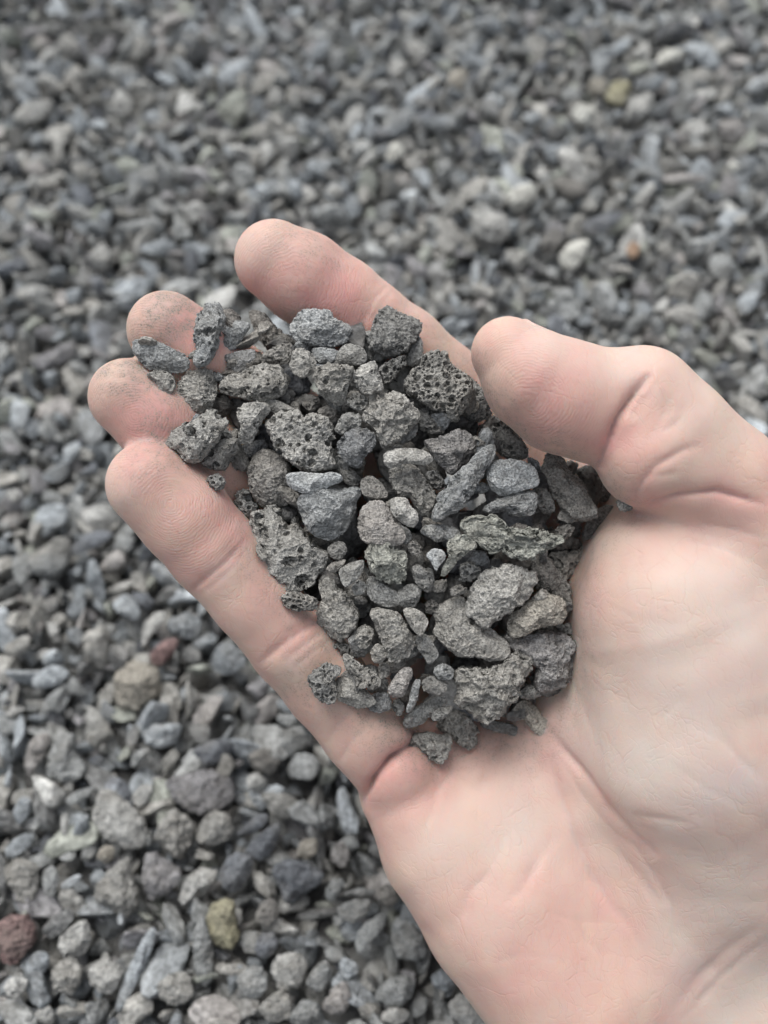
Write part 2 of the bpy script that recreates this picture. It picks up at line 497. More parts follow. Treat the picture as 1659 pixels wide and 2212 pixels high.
def seg_dist(px, py, pts, along=False):
    best = np.full(px.shape, 1e9); at = np.zeros(px.shape)
    p = np.asarray(pts, float)
    ln = np.linalg.norm(np.diff(p, axis=0), axis=1); tot = ln.sum(); s0 = 0.0
    for a, b, l in zip(p[:-1], p[1:], ln):
        ab = b - a
        t = np.clip(((px - a[0]) * ab[0] + (py - a[1]) * ab[1]) / max(ab @ ab, 1e-9), 0, 1)
        q = np.hypot(px - a[0] - t * ab[0], py - a[1] - t * ab[1])
        at = np.where(q < best, (s0 + t * l) / max(tot, 1e-9), at)
        best = np.minimum(best, q); s0 += l
    return (best, at) if along else best

HEAP_OUT = np.array([(300,735),(425,650),(560,670),(690,700),(880,690),(905,720),(960,760),(1040,840),(1150,960),(1290,1010),(1370,1100),(1270,1180),(1240,1330),(1250,1450),(1180,1580),
                     (1010,1610),(940,1650),(890,1590),(760,1520),(670,1490),(720,1400),(620,1310),(535,1220),(520,1080),(370,960),(400,830),(310,800)], float)
hv, hf = build_hand()
hn = vnormals(hv, hf)
d = -hv[:, 2]
hpx, hpy = hv[:, 0] / d * FPX + FW / 2, -hv[:, 1] / d * FPX + FH / 2
facing = np.clip((-(hn * hv).sum(1) / np.linalg.norm(hv, axis=1)) * 2.5, 0, 1)      # the palm side only
disp = np.zeros(len(hv))
for pts, w, dep in CREASES:
    p = np.array(pts); m = (hpx > p[:, 0].min() - 4 * w) & (hpx < p[:, 0].max() + 4 * w) & (hpy > p[:, 1].min() - 4 * w) & (hpy < p[:, 1].max() + 4 * w)
    q, u = seg_dist(hpx[m], hpy[m], pts, True)
    tap = np.clip(np.minimum(u, 1 - u) / .28, 0, 1) ** .6 if w < 17 else np.clip(np.minimum(u, 1 - u) / .5, 0, 1)
    tap = tap * (1 + .35 * vnoise(hv[m] * .35, 9))
    disp[m] -= dep * tap * ((.62 if dep < 1 else .95) * np.exp(-(q / (.55 * w)) ** 2) + .42 * np.exp(-(q / (1.7 * w)) ** 2))
def blobs(lst):
    r = np.zeros(len(hv))
    for x, y, s, a in lst:
        r += a * np.exp(-((hpx - x) ** 2 + (hpy - y) ** 2) / s ** 2)
    return r
disp += blobs(BULGES) + .22 * vnoise(hv * .11, 3) + .10 * vnoise(hv * .3, 4)
hv = hv + hn * (disp * facing)[:, None]
hn = vnormals(hv, hf)

# skin depth on a coarse picture grid, for laying stones on it and for what the hand hides
CELL = 8
GW, GH = int(FW // CELL) + 40, int(FH // CELL) + 40
skin = np.full((GH, GW), 1e9)
ok = facing > 0.02
gx = np.clip((hpx[ok] / CELL).astype(int) + 20, 0, GW - 1); gy = np.clip((hpy[ok] / CELL).astype(int) + 20, 0, GH - 1)
np.minimum.at(skin, (gy, gx), d[ok])
for _ in range(3):
    pad = np.pad(skin, 1, constant_values=1e9)
    nbm = np.min([pad[1 + a:GH + 1 + a, 1 + b:GW + 1 + b] for a in (-1, 0, 1) for b in (-1, 0, 1)], 0)
    cnt_ = np.sum([(pad[1 + a:GH + 1 + a, 1 + b:GW + 1 + b] < 1e8) for a in (-1, 0, 1) for b in (-1, 0, 1)], 0)
    skin = np.where((skin > 1e8) & (cnt_ >= 5), nbm, skin)
def skin_at(px, py, r=24):
    x0, x1 = int((px - r) / CELL) + 20, int((px + r) / CELL) + 21
    y0, y1 = int((py - r) / CELL) + 20, int((py + r) / CELL) + 21
    w = skin[max(y0, 0):y1, max(x0, 0):x1]
    w = w[w < 1e8]
    return float(np.median(w)) if w.size else None

world_v = to_world(hv) / 1000.0
origin = world_v.mean(0)
hand_me = mesh_of('hand', world_v - origin, hf)
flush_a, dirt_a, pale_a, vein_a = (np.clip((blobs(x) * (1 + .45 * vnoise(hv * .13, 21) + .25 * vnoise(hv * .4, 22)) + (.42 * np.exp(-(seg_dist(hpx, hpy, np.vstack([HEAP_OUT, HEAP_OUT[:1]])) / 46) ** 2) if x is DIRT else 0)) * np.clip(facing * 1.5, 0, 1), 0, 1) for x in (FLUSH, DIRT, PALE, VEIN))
crease_f = np.zeros(len(hv))
for pts, w, dep in CREASES:
    if dep > .4:
        crease_f += min(dep, .8) * .42 * np.exp(-(seg_dist(hpx, hpy, pts) / (w * 1.5)) ** 2)
flush_a = np.clip(flush_a + crease_f * facing, 0, 1)
phase_a = np.full(len(hv), 99.0); ridge_a = np.zeros(len(hv))
for (wx, wy), wd, rad in WHORLS:
    q = np.linalg.norm(hv - c3(wx, wy, wd), axis=1)
    phase_a = np.minimum(phase_a, q)
    ridge_a = np.maximum(ridge_a, np.clip((rad + 5 - q) / 6, 0, 1))
ridge_a *= facing
for nm, arr in (('flush', flush_a), ('dirt', dirt_a), ('pale', pale_a), ('vein', vein_a), ('phase', phase_a), ('ridge', ridge_a)):
    hand_me.attributes.new(nm, 'FLOAT', 'POINT').data.foreach_set('value', arr.astype(np.float32))
hand = obj_of('hand', hand_me, origin, mat=skin_material())
tag(hand, 'bare right hand held palm up with dusty fingertips, cupping a heap of grey stones', 'hand')

def build_nail():
    """a thin curved plate on the far side of the thumb tip"""
    pts = [q[0] for q in THUMB_A]; rad = [q[1] for q in THUMB_A]
    ln = np.cumsum([0] + [np.linalg.norm(y - x) for x, y in zip(pts[:-1], pts[1:])])
    ax_ = (pts[2] - pts[0]) / np.linalg.norm(pts[2] - pts[0])
    back = np.array([.30, .60, -.34]); back -= ax_ * (back @ ax_); back /= np.linalg.norm(back)
    side = np.cross(ax_, back)
    v, f = [], []
    NU, NV = 16, 14
    for layer in (0, 1):
        for i in range(NU + 1):
            t = i / NU
            for j in range(NV + 1):
                s = (j / NV - .5) * 2
                m = t * 11.5 - 1.5 + 1.6 * s * s * (1 - 2 * t)
                c = np.array([np.interp(m, ln, [q[k] for q in pts]) for k in range(3)]) + (ax_ * min(m, 0))
                r = np.interp(m, ln, rad) if m > 0 else math.sqrt(max(rad[0] ** 2 - m * m, 1))
                ang = s * .95
                v.append(c + (back * math.cos(ang) + side * math.sin(ang)) * (r + .28 - layer * .6))
    W = NV + 1; L = W * (NU + 1)
    for i in range(NU):
        for j in range(NV):
            q = [i * W + j, (i + 1) * W + j, (i + 1) * W + j + 1, i * W + j + 1]
            f.append(q); f.append([x + L for x in q[::-1]])
    for i in range(NU):
        for j in (0, NV):
            q = [i * W + j, i * W + j + L, (i + 1) * W + j + L, (i + 1) * W + j]; f.append(q if j == 0 else q[::-1])
    for j in range(NV):
        for i in (0, NU):
            q = [i * W + j, i * W + j + 1, i * W + j + 1 + L, i * W + j + L]; f.append(q if i == 0 else q[::-1])
    w = to_world(np.array(v)) / 1000 - origin
    obj_of('thumbnail', mesh_of('thumbnail', w, np.array(f)), parent=hand, mat=nail_material())
build_nail()
# ------------------------------------------------------------------ stones
def chaikin(p, n=1):
    for _ in range(n):
        q = np.roll(p, -1, 0)
        p = np.stack([.8 * p + .2 * q, .2 * p + .8 * q], 1).reshape(-1, 2)
    return p

def radial(poly, nth=220):
    """distance from the centroid to the outline, by angle"""
    p = chaikin(poly)
    x, y = p[:, 0], p[:, 1]; x2, y2 = np.roll(x, -1), np.roll(y, -1)
    cr = x * y2 - x2 * y
    A = cr.sum() / 2
    c = np.array([((x + x2) * cr).sum(), ((y + y2) * cr).sum()]) / (6 * A)
    a = p - c; b = np.roll(a, -1, 0) - a
    th = np.arange(nth) / nth * 2 * np.pi
    dx, dy = np.cos(th)[:, None], np.sin(th)[:, None]
    den = dx * b[:, 1] - dy * b[:, 0]
    den = np.where(abs(den) < 1e-9, 1e-9, den)
    t = (a[:, 0] * b[:, 1] - a[:, 1] * b[:, 0]) / den
    s = (a[:, 0] * dy - a[:, 1] * dx) / den
    R = np.where((s >= -1e-6) & (s <= 1 + 1e-6) & (t > 0), t, 0).max(1)
    R = np.maximum(R, .12 * R.max())
    for _ in range(2):
        R = (np.roll(R, 1) + 2 * R + np.roll(R, -1)) / 4
    return c, R, abs(A)

#            planes  lumps(amp,freq) grain(amp) thickness pits(count, r mm lo, hi, depth)
KINDS = {'S': (11, .060, 2.0, .042, .78, (34, .20, .45, .8)),
         'R': (12, .090, 2.4, .052, .80, (42, .22, .52, .8)),
         'F': (14, .050, 1.8, .036, .55, (8, .2, .4, .6)),
         'P': (6, .085, 2.0, .034, .85, (135, .27, .82, 1.4)),
         'C': (4, .105, 1.8, .026, .80, (52, .45, 1.2, 1.05)),
         'Q': (3, .10, 2.2, .026, .85, (400, .19, .62, 1.4)),
         'K': (7, .130, 3.2, .056, .85, (90, .22, .52, .9)),
         'A': (13, .025, 2.0, .030, .75, (0, 0, 0, 0))}

def stone_geo(poly_mm, kind, level, rng, thick=None):
    """poly_mm: outline round the origin in the stone's broad plane. Returns vertices (x, y in that plane, z its thickness) and faces"""
    npl, amp, fr, grain, tk, pits = KINDS[kind]
    _, R, area = radial(poly_mm)
    if kind in 'RPKQC':
        tt = np.arange(len(R)) / len(R) * 2 * np.pi; o_ = rng.uniform(0, 50)
        ring = lambda fq: vnoise(np.stack([np.cos(tt) * fq + o_, np.sin(tt) * fq, np.full(len(R), o_)], 1), 77)
        R = R * (1 + .055 * ring(2.6) + .05 * ring(5.5) + .035 * ring(11))
    mean = math.sqrt(area / math.pi)
    T = min(tk * mean, 1.15 * np.sort(R)[len(R) // 8]) if thick is None else thick
    v0, f = ico(level)
    sd = int(rng.integers(1 << 20))
    s = np.hypot(v0[:, 0], v0[:, 1]) + 1e-9
    e = v0[:, :2] / s[:, None]
    q = np.concatenate([e * (s ** .72)[:, None], (np.sign(v0[:, 2]) * abs(v0[:, 2]) ** .78)[:, None]], 1)
    wob = v0 * 1.3 + sd % 97
    q[:, 2] *= 1 + .28 * (v0[:, :2] @ rng.normal(0, .8, 2))
    for k in range(npl):
        al = math.radians(rng.uniform(8, 58)); be = rng.uniform(0, 2 * math.pi)
        if kind == 'A':
            al = math.acos(rng.uniform(-1, 1))
        n = np.array([math.sin(al) * math.cos(be), math.sin(al) * math.sin(be), math.cos(al) * (1 if k % 4 or kind == 'A' else -1)])
        over = np.maximum(0, q @ n - (rng.uniform(.32, .74) if kind == 'A' else rng.uniform(.60, .86)))
        q -= n * (over * rng.uniform(.85, 1.0))[:, None]
    th = np.arctan2(v0[:, 1], v0[:, 0]) % (2 * np.pi)
    Rv = np.interp(th, np.arange(len(R) + 1) / len(R) * 2 * np.pi, np.append(R, R[0]))
    p = np.concatenate([q[:, :2] * Rv[:, None], q[:, 2:] * T], 1)
    n = vnormals(p, f)
    lump = vnoise(p / mean * fr + sd % 51, sd) * amp
    if kind == 'K':
        lump = (abs(vnoise(p / mean * fr + sd % 51, sd)) ** .7) * -amp * 1.5
    if kind == 'R' or kind == 'F':
        lump += (1 - abs(vnoise(p / mean * fr * 1.7 + 7, sd + 1)) * 2) * amp * .45
    rim = np.clip(abs(n[:, 2]) * 1.6, .35, 1)
    crust = lambda q, s_: .45 - abs(vnoise(q, s_)) * 1.5
    g = (vnoise(p * 1.1 + 11, sd + 2) * 1.1 + crust(p * 1.7 + 3, sd + 5) * 1.0 + crust(p * 3.2 + 5, sd + 3) * .75 + vnoise(p * 6.3, sd + 4) * .5) * grain
    p = p + n * ((lump * rim + g) * mean)[:, None]
    cnt, r0, r1, dep = pits
    cnt = int(cnt * min(1.6, max(.25, (mean / 4.8) ** 2)))
    if cnt:
        n = vnormals(p, f)
        cand = np.argsort(rng.random(len(p)))[: cnt * 6]
        cen, rad = [], []
        for i in cand:                      # holes keep a wall between them
            r = r0 + (r1 - r0) * rng.random() ** 1.9
            if all(np.linalg.norm(p[i] - a) > .86 * (r + b) for a, b in zip(cen, rad)):
                cen.append(p[i]); rad.append(r)
            if len(cen) >= cnt: break
        dsp = np.zeros(len(p))
        for c, r in zip(cen, rad):
            st = 1 + .35 * rng.normal(0, .5, 3)
            m = np.flatnonzero((abs(p - c) < 2 * r).all(1))
            dd = np.linalg.norm((p[m] - c) * st, axis=1) / r
            hole = np.where(dd < 1, -(1 - dd ** 3) * r * dep * 1.25, .14 * r * np.exp(-((dd - 1) / .3) ** 2))
            dsp[m] = np.where(hole < 0, np.minimum(dsp[m], hole), dsp[m] + hole * (dsp[m] >= 0))
        p = p + n * dsp[:, None]
    # the outline keeps its size whatever was chipped off
    if kind != 'A':
        ang = np.arctan2(p[:, 1], p[:, 0]) % (2 * np.pi); rr = np.hypot(p[:, 0], p[:, 1])
        NB = 48; bi = (ang / (2 * np.pi) * NB).astype(int) % NB
        mx = np.zeros(NB); np.maximum.at(mx, bi, rr)
        want = np.interp((np.arange(NB) + .5) / NB * 2 * np.pi, np.arange(len(R) + 1) / len(R) * 2 * np.pi, np.append(R, R[0]))
        cor = np.clip(want / np.maximum(mx, 1e-6), .8, 1.35)
        cor = (np.roll(cor, 1) + 2 * cor + np.roll(cor, -1)) / 4 * 1.085
        sc = np.interp(ang / (2 * np.pi) * NB - .5, np.arange(-1, NB + 1), np.concatenate([[cor[-1]], cor, [cor[0]]]))
        p = p * np.stack([sc, sc, np.ones_like(sc)], 1)
    return p, f

_rng = np.random.default_rng(11)
placed = []          # pictures of what has been laid: F centre, radius

def lay_stone(name, poly_F, tone, kind, depth, thick=None, level=None, jitter=.06):
    """a stone with this outline, its broad side to the palm's plane, at this axis distance"""
    c, R, area = radial(poly_F)
    mean_px = math.sqrt(area / math.pi)
    if level is None:
        level = 7 if kind in 'QC' and mean_px > 44 or kind == 'P' and mean_px > 55 else 6 if mean_px > 36 or kind in 'QPC' else 5
    mm = (poly_F - c) * [1, -1] * depth / FPX
    v, f = stone_geo(mm, kind, level, _rng, thick)
    w = (v @ RM.T) / 1000
    o = obj_of(name, mesh_of(name, w, f), to_world(c3(c[0], c[1], depth)) / 1000, mat=MAT_STONE)
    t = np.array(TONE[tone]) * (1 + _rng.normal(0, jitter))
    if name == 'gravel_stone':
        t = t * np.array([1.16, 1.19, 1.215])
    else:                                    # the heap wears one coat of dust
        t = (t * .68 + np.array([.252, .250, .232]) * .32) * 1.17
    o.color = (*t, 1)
    return o, c, mean_px

def thick_of(poly_F, kind, depth):
    _, R, area = radial(poly_F)
    mean = math.sqrt(area / math.pi)
    return min(KINDS[kind][4] * mean, 1.15 * np.sort(R)[len(R) // 8]) * depth / FPX

# region, outline, tone, kind, level (2 on top, 0 below, S on the skin), name, label
HEAP = [
 ('R1', [(440,1040),(545,1022),(640,1060),(720,1100),(800,1135),(835,1175),(830,1235),(770,1275),(690,1270),(600,1255),(545,1250),(480,1185),(430,1120)], 'b','F','S','stone_chip','blue-grey wedge of stone bridging the middle and ring fingertips'),
 ('R1', [(525,1290),(600,1262),(690,1270),(735,1320),(730,1400),(700,1440),(640,1405),(590,1350)], 'w','R','S','pebble','small beige pebble on the ring finger, tucked under the blue-grey wedge'),
 ('R1', [(900,870),(960,770),(1010,740),(1070,780),(1110,860),(1100,900),(1060,970),(1050,1080),(1010,1180),(960,1225),(890,1230),(870,1190),(890,1100),(880,1000)], 'b','P',1,'porous_stone','tall narrow porous stone standing up against the middle fingertip'),
 ('R1', [(1080,950),(1110,900),(1200,890),(1280,910),(1285,950),(1240,1000),(1210,1080),(1130,1110),(1050,1110),(1040,1080),(1090,1010)], 'b','F',1,'stone_chip','split bluish chip leaning on the tall narrow porous stone'),
 ('R1', [(1100,1150),(1190,1120),(1320,1095),(1330,1190),(1290,1260),(1190,1275),(1140,1220)], 'n','F',1,'stone_chip','dark slaty chip with a pale rim below the split bluish chip'),
 ('R2', [(-10,260),(40,240),(110,265),(180,350),(250,400),(290,450),(230,490),(110,480),(40,400)], 'D','K','S','porous_stone','ribbed brownish stone lying where the index and middle fingers part'),
 ('R1', [(830,1270),(900,1230),(980,1250),(1030,1300),(1040,1400),(1020,1500),(960,1570),(880,1610),(810,1580),(770,1500),(760,1400),(785,1310)], 'w','R',1,'pebble','upright oval beige stone at the heap edge by the ring finger'),
 ('S', [(890,1525),(915,1500),(980,1490),(1020,1470),(1060,1455),(1115,1470),(1145,1530),(1135,1575),(1085,1600),(1035,1612),(985,1600),(930,1585),(890,1565)], 'w','P',2,'porous_stone','beige porous stone, wider than tall, below the dark slaty chip'),
 ('R1', [(665,1790),(690,1740),(760,1680),(880,1630),(960,1560),(1010,1545),(1070,1580),(1130,1650),(1060,1720),(1060,1770),(980,1850),(930,1930),(850,1940),(780,1860),(700,1840)], 'W','P',2,'porous_stone','pale holed stone overhanging the gap between ring and little fingertips'),
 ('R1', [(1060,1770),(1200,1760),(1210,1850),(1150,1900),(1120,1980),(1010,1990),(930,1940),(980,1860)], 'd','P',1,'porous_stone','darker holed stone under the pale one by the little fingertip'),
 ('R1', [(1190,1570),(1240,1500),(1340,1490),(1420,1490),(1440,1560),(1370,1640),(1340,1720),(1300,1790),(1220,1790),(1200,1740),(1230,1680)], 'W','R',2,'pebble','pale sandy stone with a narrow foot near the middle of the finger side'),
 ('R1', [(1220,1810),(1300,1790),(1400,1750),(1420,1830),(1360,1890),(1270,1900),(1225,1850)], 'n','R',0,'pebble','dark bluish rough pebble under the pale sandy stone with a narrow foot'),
 ('R2', [(262,360),(300,290),(350,235),(440,230),(540,245),(555,290),(640,330),(670,360),(640,440),(560,475),(450,475),(380,455),(300,430)], 'B','R','S','pebble','palest bluish-white faceted stone lying on the index finger'),
 ('R2', [(800,510),(800,440),(820,310),(870,250),(910,210),(950,230),(1010,255),(1090,290),(1135,350),(1090,420),(1050,500),(960,540),(880,520)], 'd','R','S','pebble','dark crusty five-sided stone on the index finger joint'),
 ('R2', [(60,570),(100,510),(200,460),(270,455),(290,520),(260,580),(200,600),(130,585)], 'D','K',1,'pebble','brownish wedge beside the small beige lump, below the ribbed stone'),
 ('R2', [(280,520),(330,490),(400,510),(440,570),(420,640),(350,690),(280,650),(270,590)], 'w','R',2,'pebble','small beige lump below the palest bluish-white stone'),
 ('R2', [(410,490),(480,480),(580,500),(590,540),(540,585),(470,590),(430,550)], 'b','F',1,'stone_chip','thin grey-blue chip directly beneath the palest bluish-white stone'),
 ('R2', [(590,500),(650,455),(740,480),(770,520),(770,570),(720,600),(640,590),(570,590)], 'g','F',1,'stone_chip','flat smooth grey chip to the right of the thin grey-blue chip'),
 ('R2', [(440,610),(540,590),(640,605),(690,620),(670,690),(650,750),(610,860),(550,850),(480,800),(440,730),(425,670)], 'w','K',2,'pebble','tooth-shaped beige stone with its point down, below the flat chips'),
 ('R2', [(690,630),(740,600),(830,575),(850,640),(870,700),(890,760),(800,800),(750,780),(720,740),(690,680)], 'W','K',2,'pebble','pale blocky stone beside the tooth-shaped one'),
 ('R2', [(850,620),(930,570),(1010,530),(1045,560),(1030,620),(980,650),(970,700),(900,740),(880,690)], 'd','P',0,'porous_stone','dark lacy stone under the dark crusty one on the index finger'),
 ('R2', [(1030,740),(1070,650),(1130,600),(1150,540),(1230,515),(1310,525),(1330,590),(1370,620),(1400,650),(1460,690),(1470,760),(1440,850),(1410,910),(1350,970),(1260,930),(1180,870),(1130,840),(1050,800)], 'w','Q',2,'porous_stone','largest honeycombed spongy stone beside the thumb tip'),
 ('R2', [(1440,720),(1480,700),(1530,740),(1600,860),(1590,950),(1500,980),(1420,920),(1430,800)], 'd','Q',1,'porous_stone','dark spongy stone wedged against the thumb pad'),
 ('R2', [(1440,850),(1500,830),(1525,870),(1490,915),(1440,905)], 'y','S',2,'pebble','tiny smooth tan nub in the dark spongy stone by the thumb'),
 ('R2', [(1120,900),(1160,870),(1230,920),(1280,970),(1290,1040),(1200,1060),(1120,1010)], 'd','K',0,'pebble','dark rough stone in shade below the honeycombed spongy stone'),
 ('R2', [(790,800),(850,785),(950,785),(1020,800),(1060,840),(1110,910),(1110,970),(1060,1020),(1020,1080),(900,1150),(860,1100),(830,1020),(750,970),(745,930),(800,880)], 'w','K',2,'pebble','large craggy brown-grey stone in the upper middle of the heap, tapering downwards'),
 ('R2', [(640,830),(700,780),(760,800),(790,850),(770,900),(700,900),(660,870)], 'g','P',1,'porous_stone','small grey pitted stone left of the large craggy stone'),
 ('R2', [(570,1000),(620,920),(720,910),(740,960),(740,1010),(690,1020),(620,1060),(570,1040)], 'g','R',1,'pebble','rough grey stone above the dark blue-black angular one'),
 ('R2', [(580,1120),(640,1040),(740,1020),(820,1040),(840,1090),(820,1150),(760,1200),(740,1260),(700,1285),(620,1220),(585,1170)], 'n','R',2,'pebble','dark blue-black angular stone right of the wide pitted stone'),
 ('R2', [(120,980),(150,930),(240,895),(330,900),(350,940),(430,925),(480,930),(550,1000),(570,1080),(540,1130),(540,1200),(570,1250),(490,1300),(410,1310),(320,1280),(230,1200),(180,1150),(160,1100),(120,1040)], 'W','P',2,'porous_stone','wide pale stone peppered with round holes, left of the dark blue-black one'),
 ('R2', [(450,890),(520,860),(580,890),(560,960),(500,950),(460,930)], 'D','R',0,'pebble','small brownish stone behind the wide pale holed stone'),
 ('S', [(1000,1870),(1020,1820),(1070,1800),(1120,1825),(1160,1865),(1160,1900),(1150,1955),(1175,1990),(1130,2020),(1070,2035),(1020,2000),(998,1940)], 'D','S',1,'pebble','large plain brown-grey stone above the biggest cratered stone'),
 ('R2', [(245,1320),(330,1305),(440,1320),(560,1305),(605,1340),(600,1380),(520,1400),(480,1440),(380,1450),(300,1430),(250,1390)], 'B','F',2,'stone_chip','bright bluish bar-shaped chip lying across, over the smooth blue-grey block'),
 ('R4', [(545,190),(580,140),(680,115),(830,105),(990,90),(1000,150),(960,200),(960,260),(880,420),(800,470),(700,460),(620,400),(560,270)], 'b','S',2,'pebble','large smooth blue-grey block with a flat front face'),
 ('R2', [(740,1360),(800,1330),(860,1370),(910,1440),(910,1480),(830,1490),(750,1460),(735,1410)], 'D','S',1,'pebble','dull brown wedge right of the smooth blue-grey block'),
 ('R2', [(590,1250),(680,1290),(740,1350),(720,1400),(640,1390),(600,1330)], 'd','S',0,'pebble','dull dark stone behind the right end of the bright bar-shaped chip'),
 ('R2', [(890,1190),(950,1155),(1080,1150),(1170,1170),(1210,1220),(1180,1265),(1110,1260),(1060,1250),(1010,1255),(930,1290),(900,1250)], 'W','S',2,'pebble','pale finger-like rounded stone lying level below the large craggy stone'),
 ('R2', [(920,1320),(970,1260),(1060,1250),(1130,1290),(1160,1360),(1210,1420),(1230,1480),(1210,1570),(1150,1610),(1090,1550),(1060,1470),(1000,1480),(950,1430)], 'w','K',1,'pebble','knobbly beige stone hanging below the pale finger-like one'),
 ('R4', [(1215,190),(1260,168),(1345,175),(1365,230),(1420,275),(1420,350),(1370,390),(1290,340),(1230,280)], 'W','S',2,'pebble','small pale two-faced pebble beside the knobbly beige stone'),
 ('R2', [(1150,1100),(1280,1075),(1360,1030),(1440,1030),(1490,1110),(1480,1160),(1440,1220),(1400,1290),(1340,1340),(1250,1250),(1200,1180)], 'm','R',1,'stone_chip','flat ragged mauve-grey slab above the long blue-grey bar'),
 ('R3', [(205,1420),(250,1350),(240,1300),(310,1240),(330,1190),(420,1110),(490,1040),(540,980),(600,970),(630,1000),(620,1060),(570,1110),(560,1170),(510,1220),(480,1290),(420,1370),(340,1420),(270,1460),(220,1465)], 'b','R',2,'stone_chip','long blue-grey bar of stone lying diagonally across the heap'),
 ('R3', [(580,1180),(600,1080),(660,1065),(740,1060),(840,1080),(890,1120),(915,1190),(900,1240),(820,1260),(740,1280),(680,1300),(610,1250)], 'B','F',2,'stone_chip','pale blue layered chip right of the long blue-grey bar'),
 ('R3', [(560,1370),(640,1320),(700,1300),(780,1270),(880,1270),(915,1320),(900,1380),(860,1440),(780,1440),(690,1400),(600,1420),(560,1400)], 'b','R',1,'pebble','rough blue-grey stone tucked under the pale blue layered chip'),
 ('R3', [(550,870),(580,800),(640,775),(690,820),(760,850),(790,900),(830,960),(840,1050),(760,1060),(690,1040),(640,1000),(600,930)], 'd','P',1,'porous_stone','dark brown pitted stone just under the thumb pad'),
 ('R3', [(480,900),(560,910),(590,950),(560,980),(500,970)], 'D','R',1,'pebble','small brown bit between the mauve slab and the dark pitted stone'),
 ('R3', [(935,1070),(990,1005),(1050,1015),(1090,1060),(1130,1130),(1200,1200),(1260,1280),(1280,1350),(1310,1400),(1290,1440),(1200,1460),(1110,1430),(1040,1340),(1000,1250),(960,1180)], 'D','R',2,'pebble','long brown stone with a pinkish patch beneath the thumb'),
 ('R3', [(1170,1140),(1230,1100),(1310,1105),(1340,1160),(1390,1230),(1410,1290),(1370,1330),(1290,1310),(1250,1240),(1200,1190)], 'd','R','S','pebble','dark mottled stone between the long brown stone and the thumb fold'),
 ('R3', [(1440,1330),(1500,1310),(1560,1380),(1500,1410),(1450,1390)], 'd','R','S','pebble','small dark stone deepest in the fold of the thumb'),
 ('R3', [(1215,1580),(1230,1490),(1290,1400),(1370,1360),(1440,1380),(1450,1420),(1380,1470),(1300,1540),(1260,1590)], 'D','S','S','pebble','smooth dark brown stone resting against the ball of the thumb'),
 ('R3', [(170,1140),(230,1130),(280,1180),(310,1230),(250,1270),(190,1220)], 'k','P',0,'porous_stone','small blackish pitted stone left of the long blue-grey bar'),
 ('R5', [(580,-20),(640,-80),(720,-60),(790,-80),(840,-50),(880,10),(960,30),(1060,0),(1150,30),(1240,60),(1260,120),(1180,160),(1080,190),(1000,240),(900,220),(840,170),(770,200),(690,130),(620,90),(580,30)], 'G','K',2,'pebble','broad greenish-grey craggy stone, the widest in the lower right of the heap'),
 ('R5', [(480,110),(560,60),(640,90),(680,140),(620,180),(560,220),(500,310),(440,330),(440,290),(490,220),(480,160)], 'G','K',2,'pebble','greenish claw-shaped stone curving below the broad craggy one'),
 ('R5', [(1160,190),(1240,170),(1330,170),(1390,155),(1400,210),(1350,260),(1320,320),(1270,370),(1220,350),(1190,280)], 'w','P','S','porous_stone','porous stub pushed up against the ball of the thumb'),
 ('R3', [(900,1250),(980,1260),(1020,1330),(1030,1400),(960,1420),(910,1380)], 'd','R',0,'pebble','dark rough stone left of the long brown stone'),
 ('R5', [(1200,20),(1290,-10),(1325,20),(1290,80),(1240,120),(1190,80)], 'D','K',1,'pebble','small brownish knob at the right end of the broad greenish stone'),
 ('R3', [(130,1540),(180,1490),(280,1490),(370,1510),(410,1560),(380,1610),(300,1590),(200,1580)], 'b','S',1,'pebble','low smooth grey stone just below the foot of the long blue-grey bar'),
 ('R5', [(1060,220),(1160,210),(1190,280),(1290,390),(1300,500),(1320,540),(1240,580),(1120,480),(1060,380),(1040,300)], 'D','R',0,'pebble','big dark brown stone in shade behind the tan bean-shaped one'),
 ('R5', [(610,510),(640,420),(740,310),(870,260),(960,290),(1040,320),(1060,400),(1010,470),(930,550),(820,620),(740,660),(670,650),(620,600)], 'W','R',2,'pebble','pale speckled slanting stone lying over the smooth heart-shaped one'),
 ('R5', [(385,590),(420,540),(520,500),(600,480),(620,560),(640,640),(730,670),(790,700),(870,770),(890,830),(850,890),(760,900),(680,870),(560,870),(480,810),(390,720),(420,660)], 'w','S',1,'pebble','large smooth heart-shaped stone with two lobes'),
 ('R5', [(885,650),(900,590),(970,540),(1060,480),(1160,460),(1240,490),(1265,570),(1240,650),(1150,670),(1080,680),(1010,730),(930,750),(890,710)], 'y','S',2,'pebble','tan bean-shaped stone, the most brownish in the lower heap'),
 ('R5', [(880,780),(960,730),(1080,710),(1200,710),(1300,750),(1350,830),(1330,950),(1290,1040),(1180,1090),(1080,1110),(1050,1050),(1080,950),(1000,880),(920,850)], 'm','R',1,'pebble','big mauve-grey rough stone against the palm below the bean-shaped one'),
 ('R5', [(530,1180),(560,1100),(530,1040),(560,970),(640,940),(740,960),(830,920),(900,860),(960,850),(1030,900),(1070,950),(1010,1030),(960,1080),(930,1160),(850,1230),(790,1290),(700,1300),(640,1250),(560,1220)], 'w','K',2,'pebble','large lumpy beige stone at the bottom of the heap with a horn'),
 ('R5', [(905,1250),(960,1170),(1010,1160),(1070,1210),(1100,1260),(1160,1300),(1140,1370),(1080,1400),(1030,1350),(990,1290),(930,1300)], 'y','S','S','pebble','smooth hooked beige stone on the palm crease at the lower right end'),
 ('R5', [(690,1310),(760,1290),(840,1310),(930,1330),(990,1390),(1010,1430),(960,1440),(880,1390),(800,1370),(730,1350)], 'k','F','S','stone_chip','blackish splinter on the palm under the large lumpy stone'),
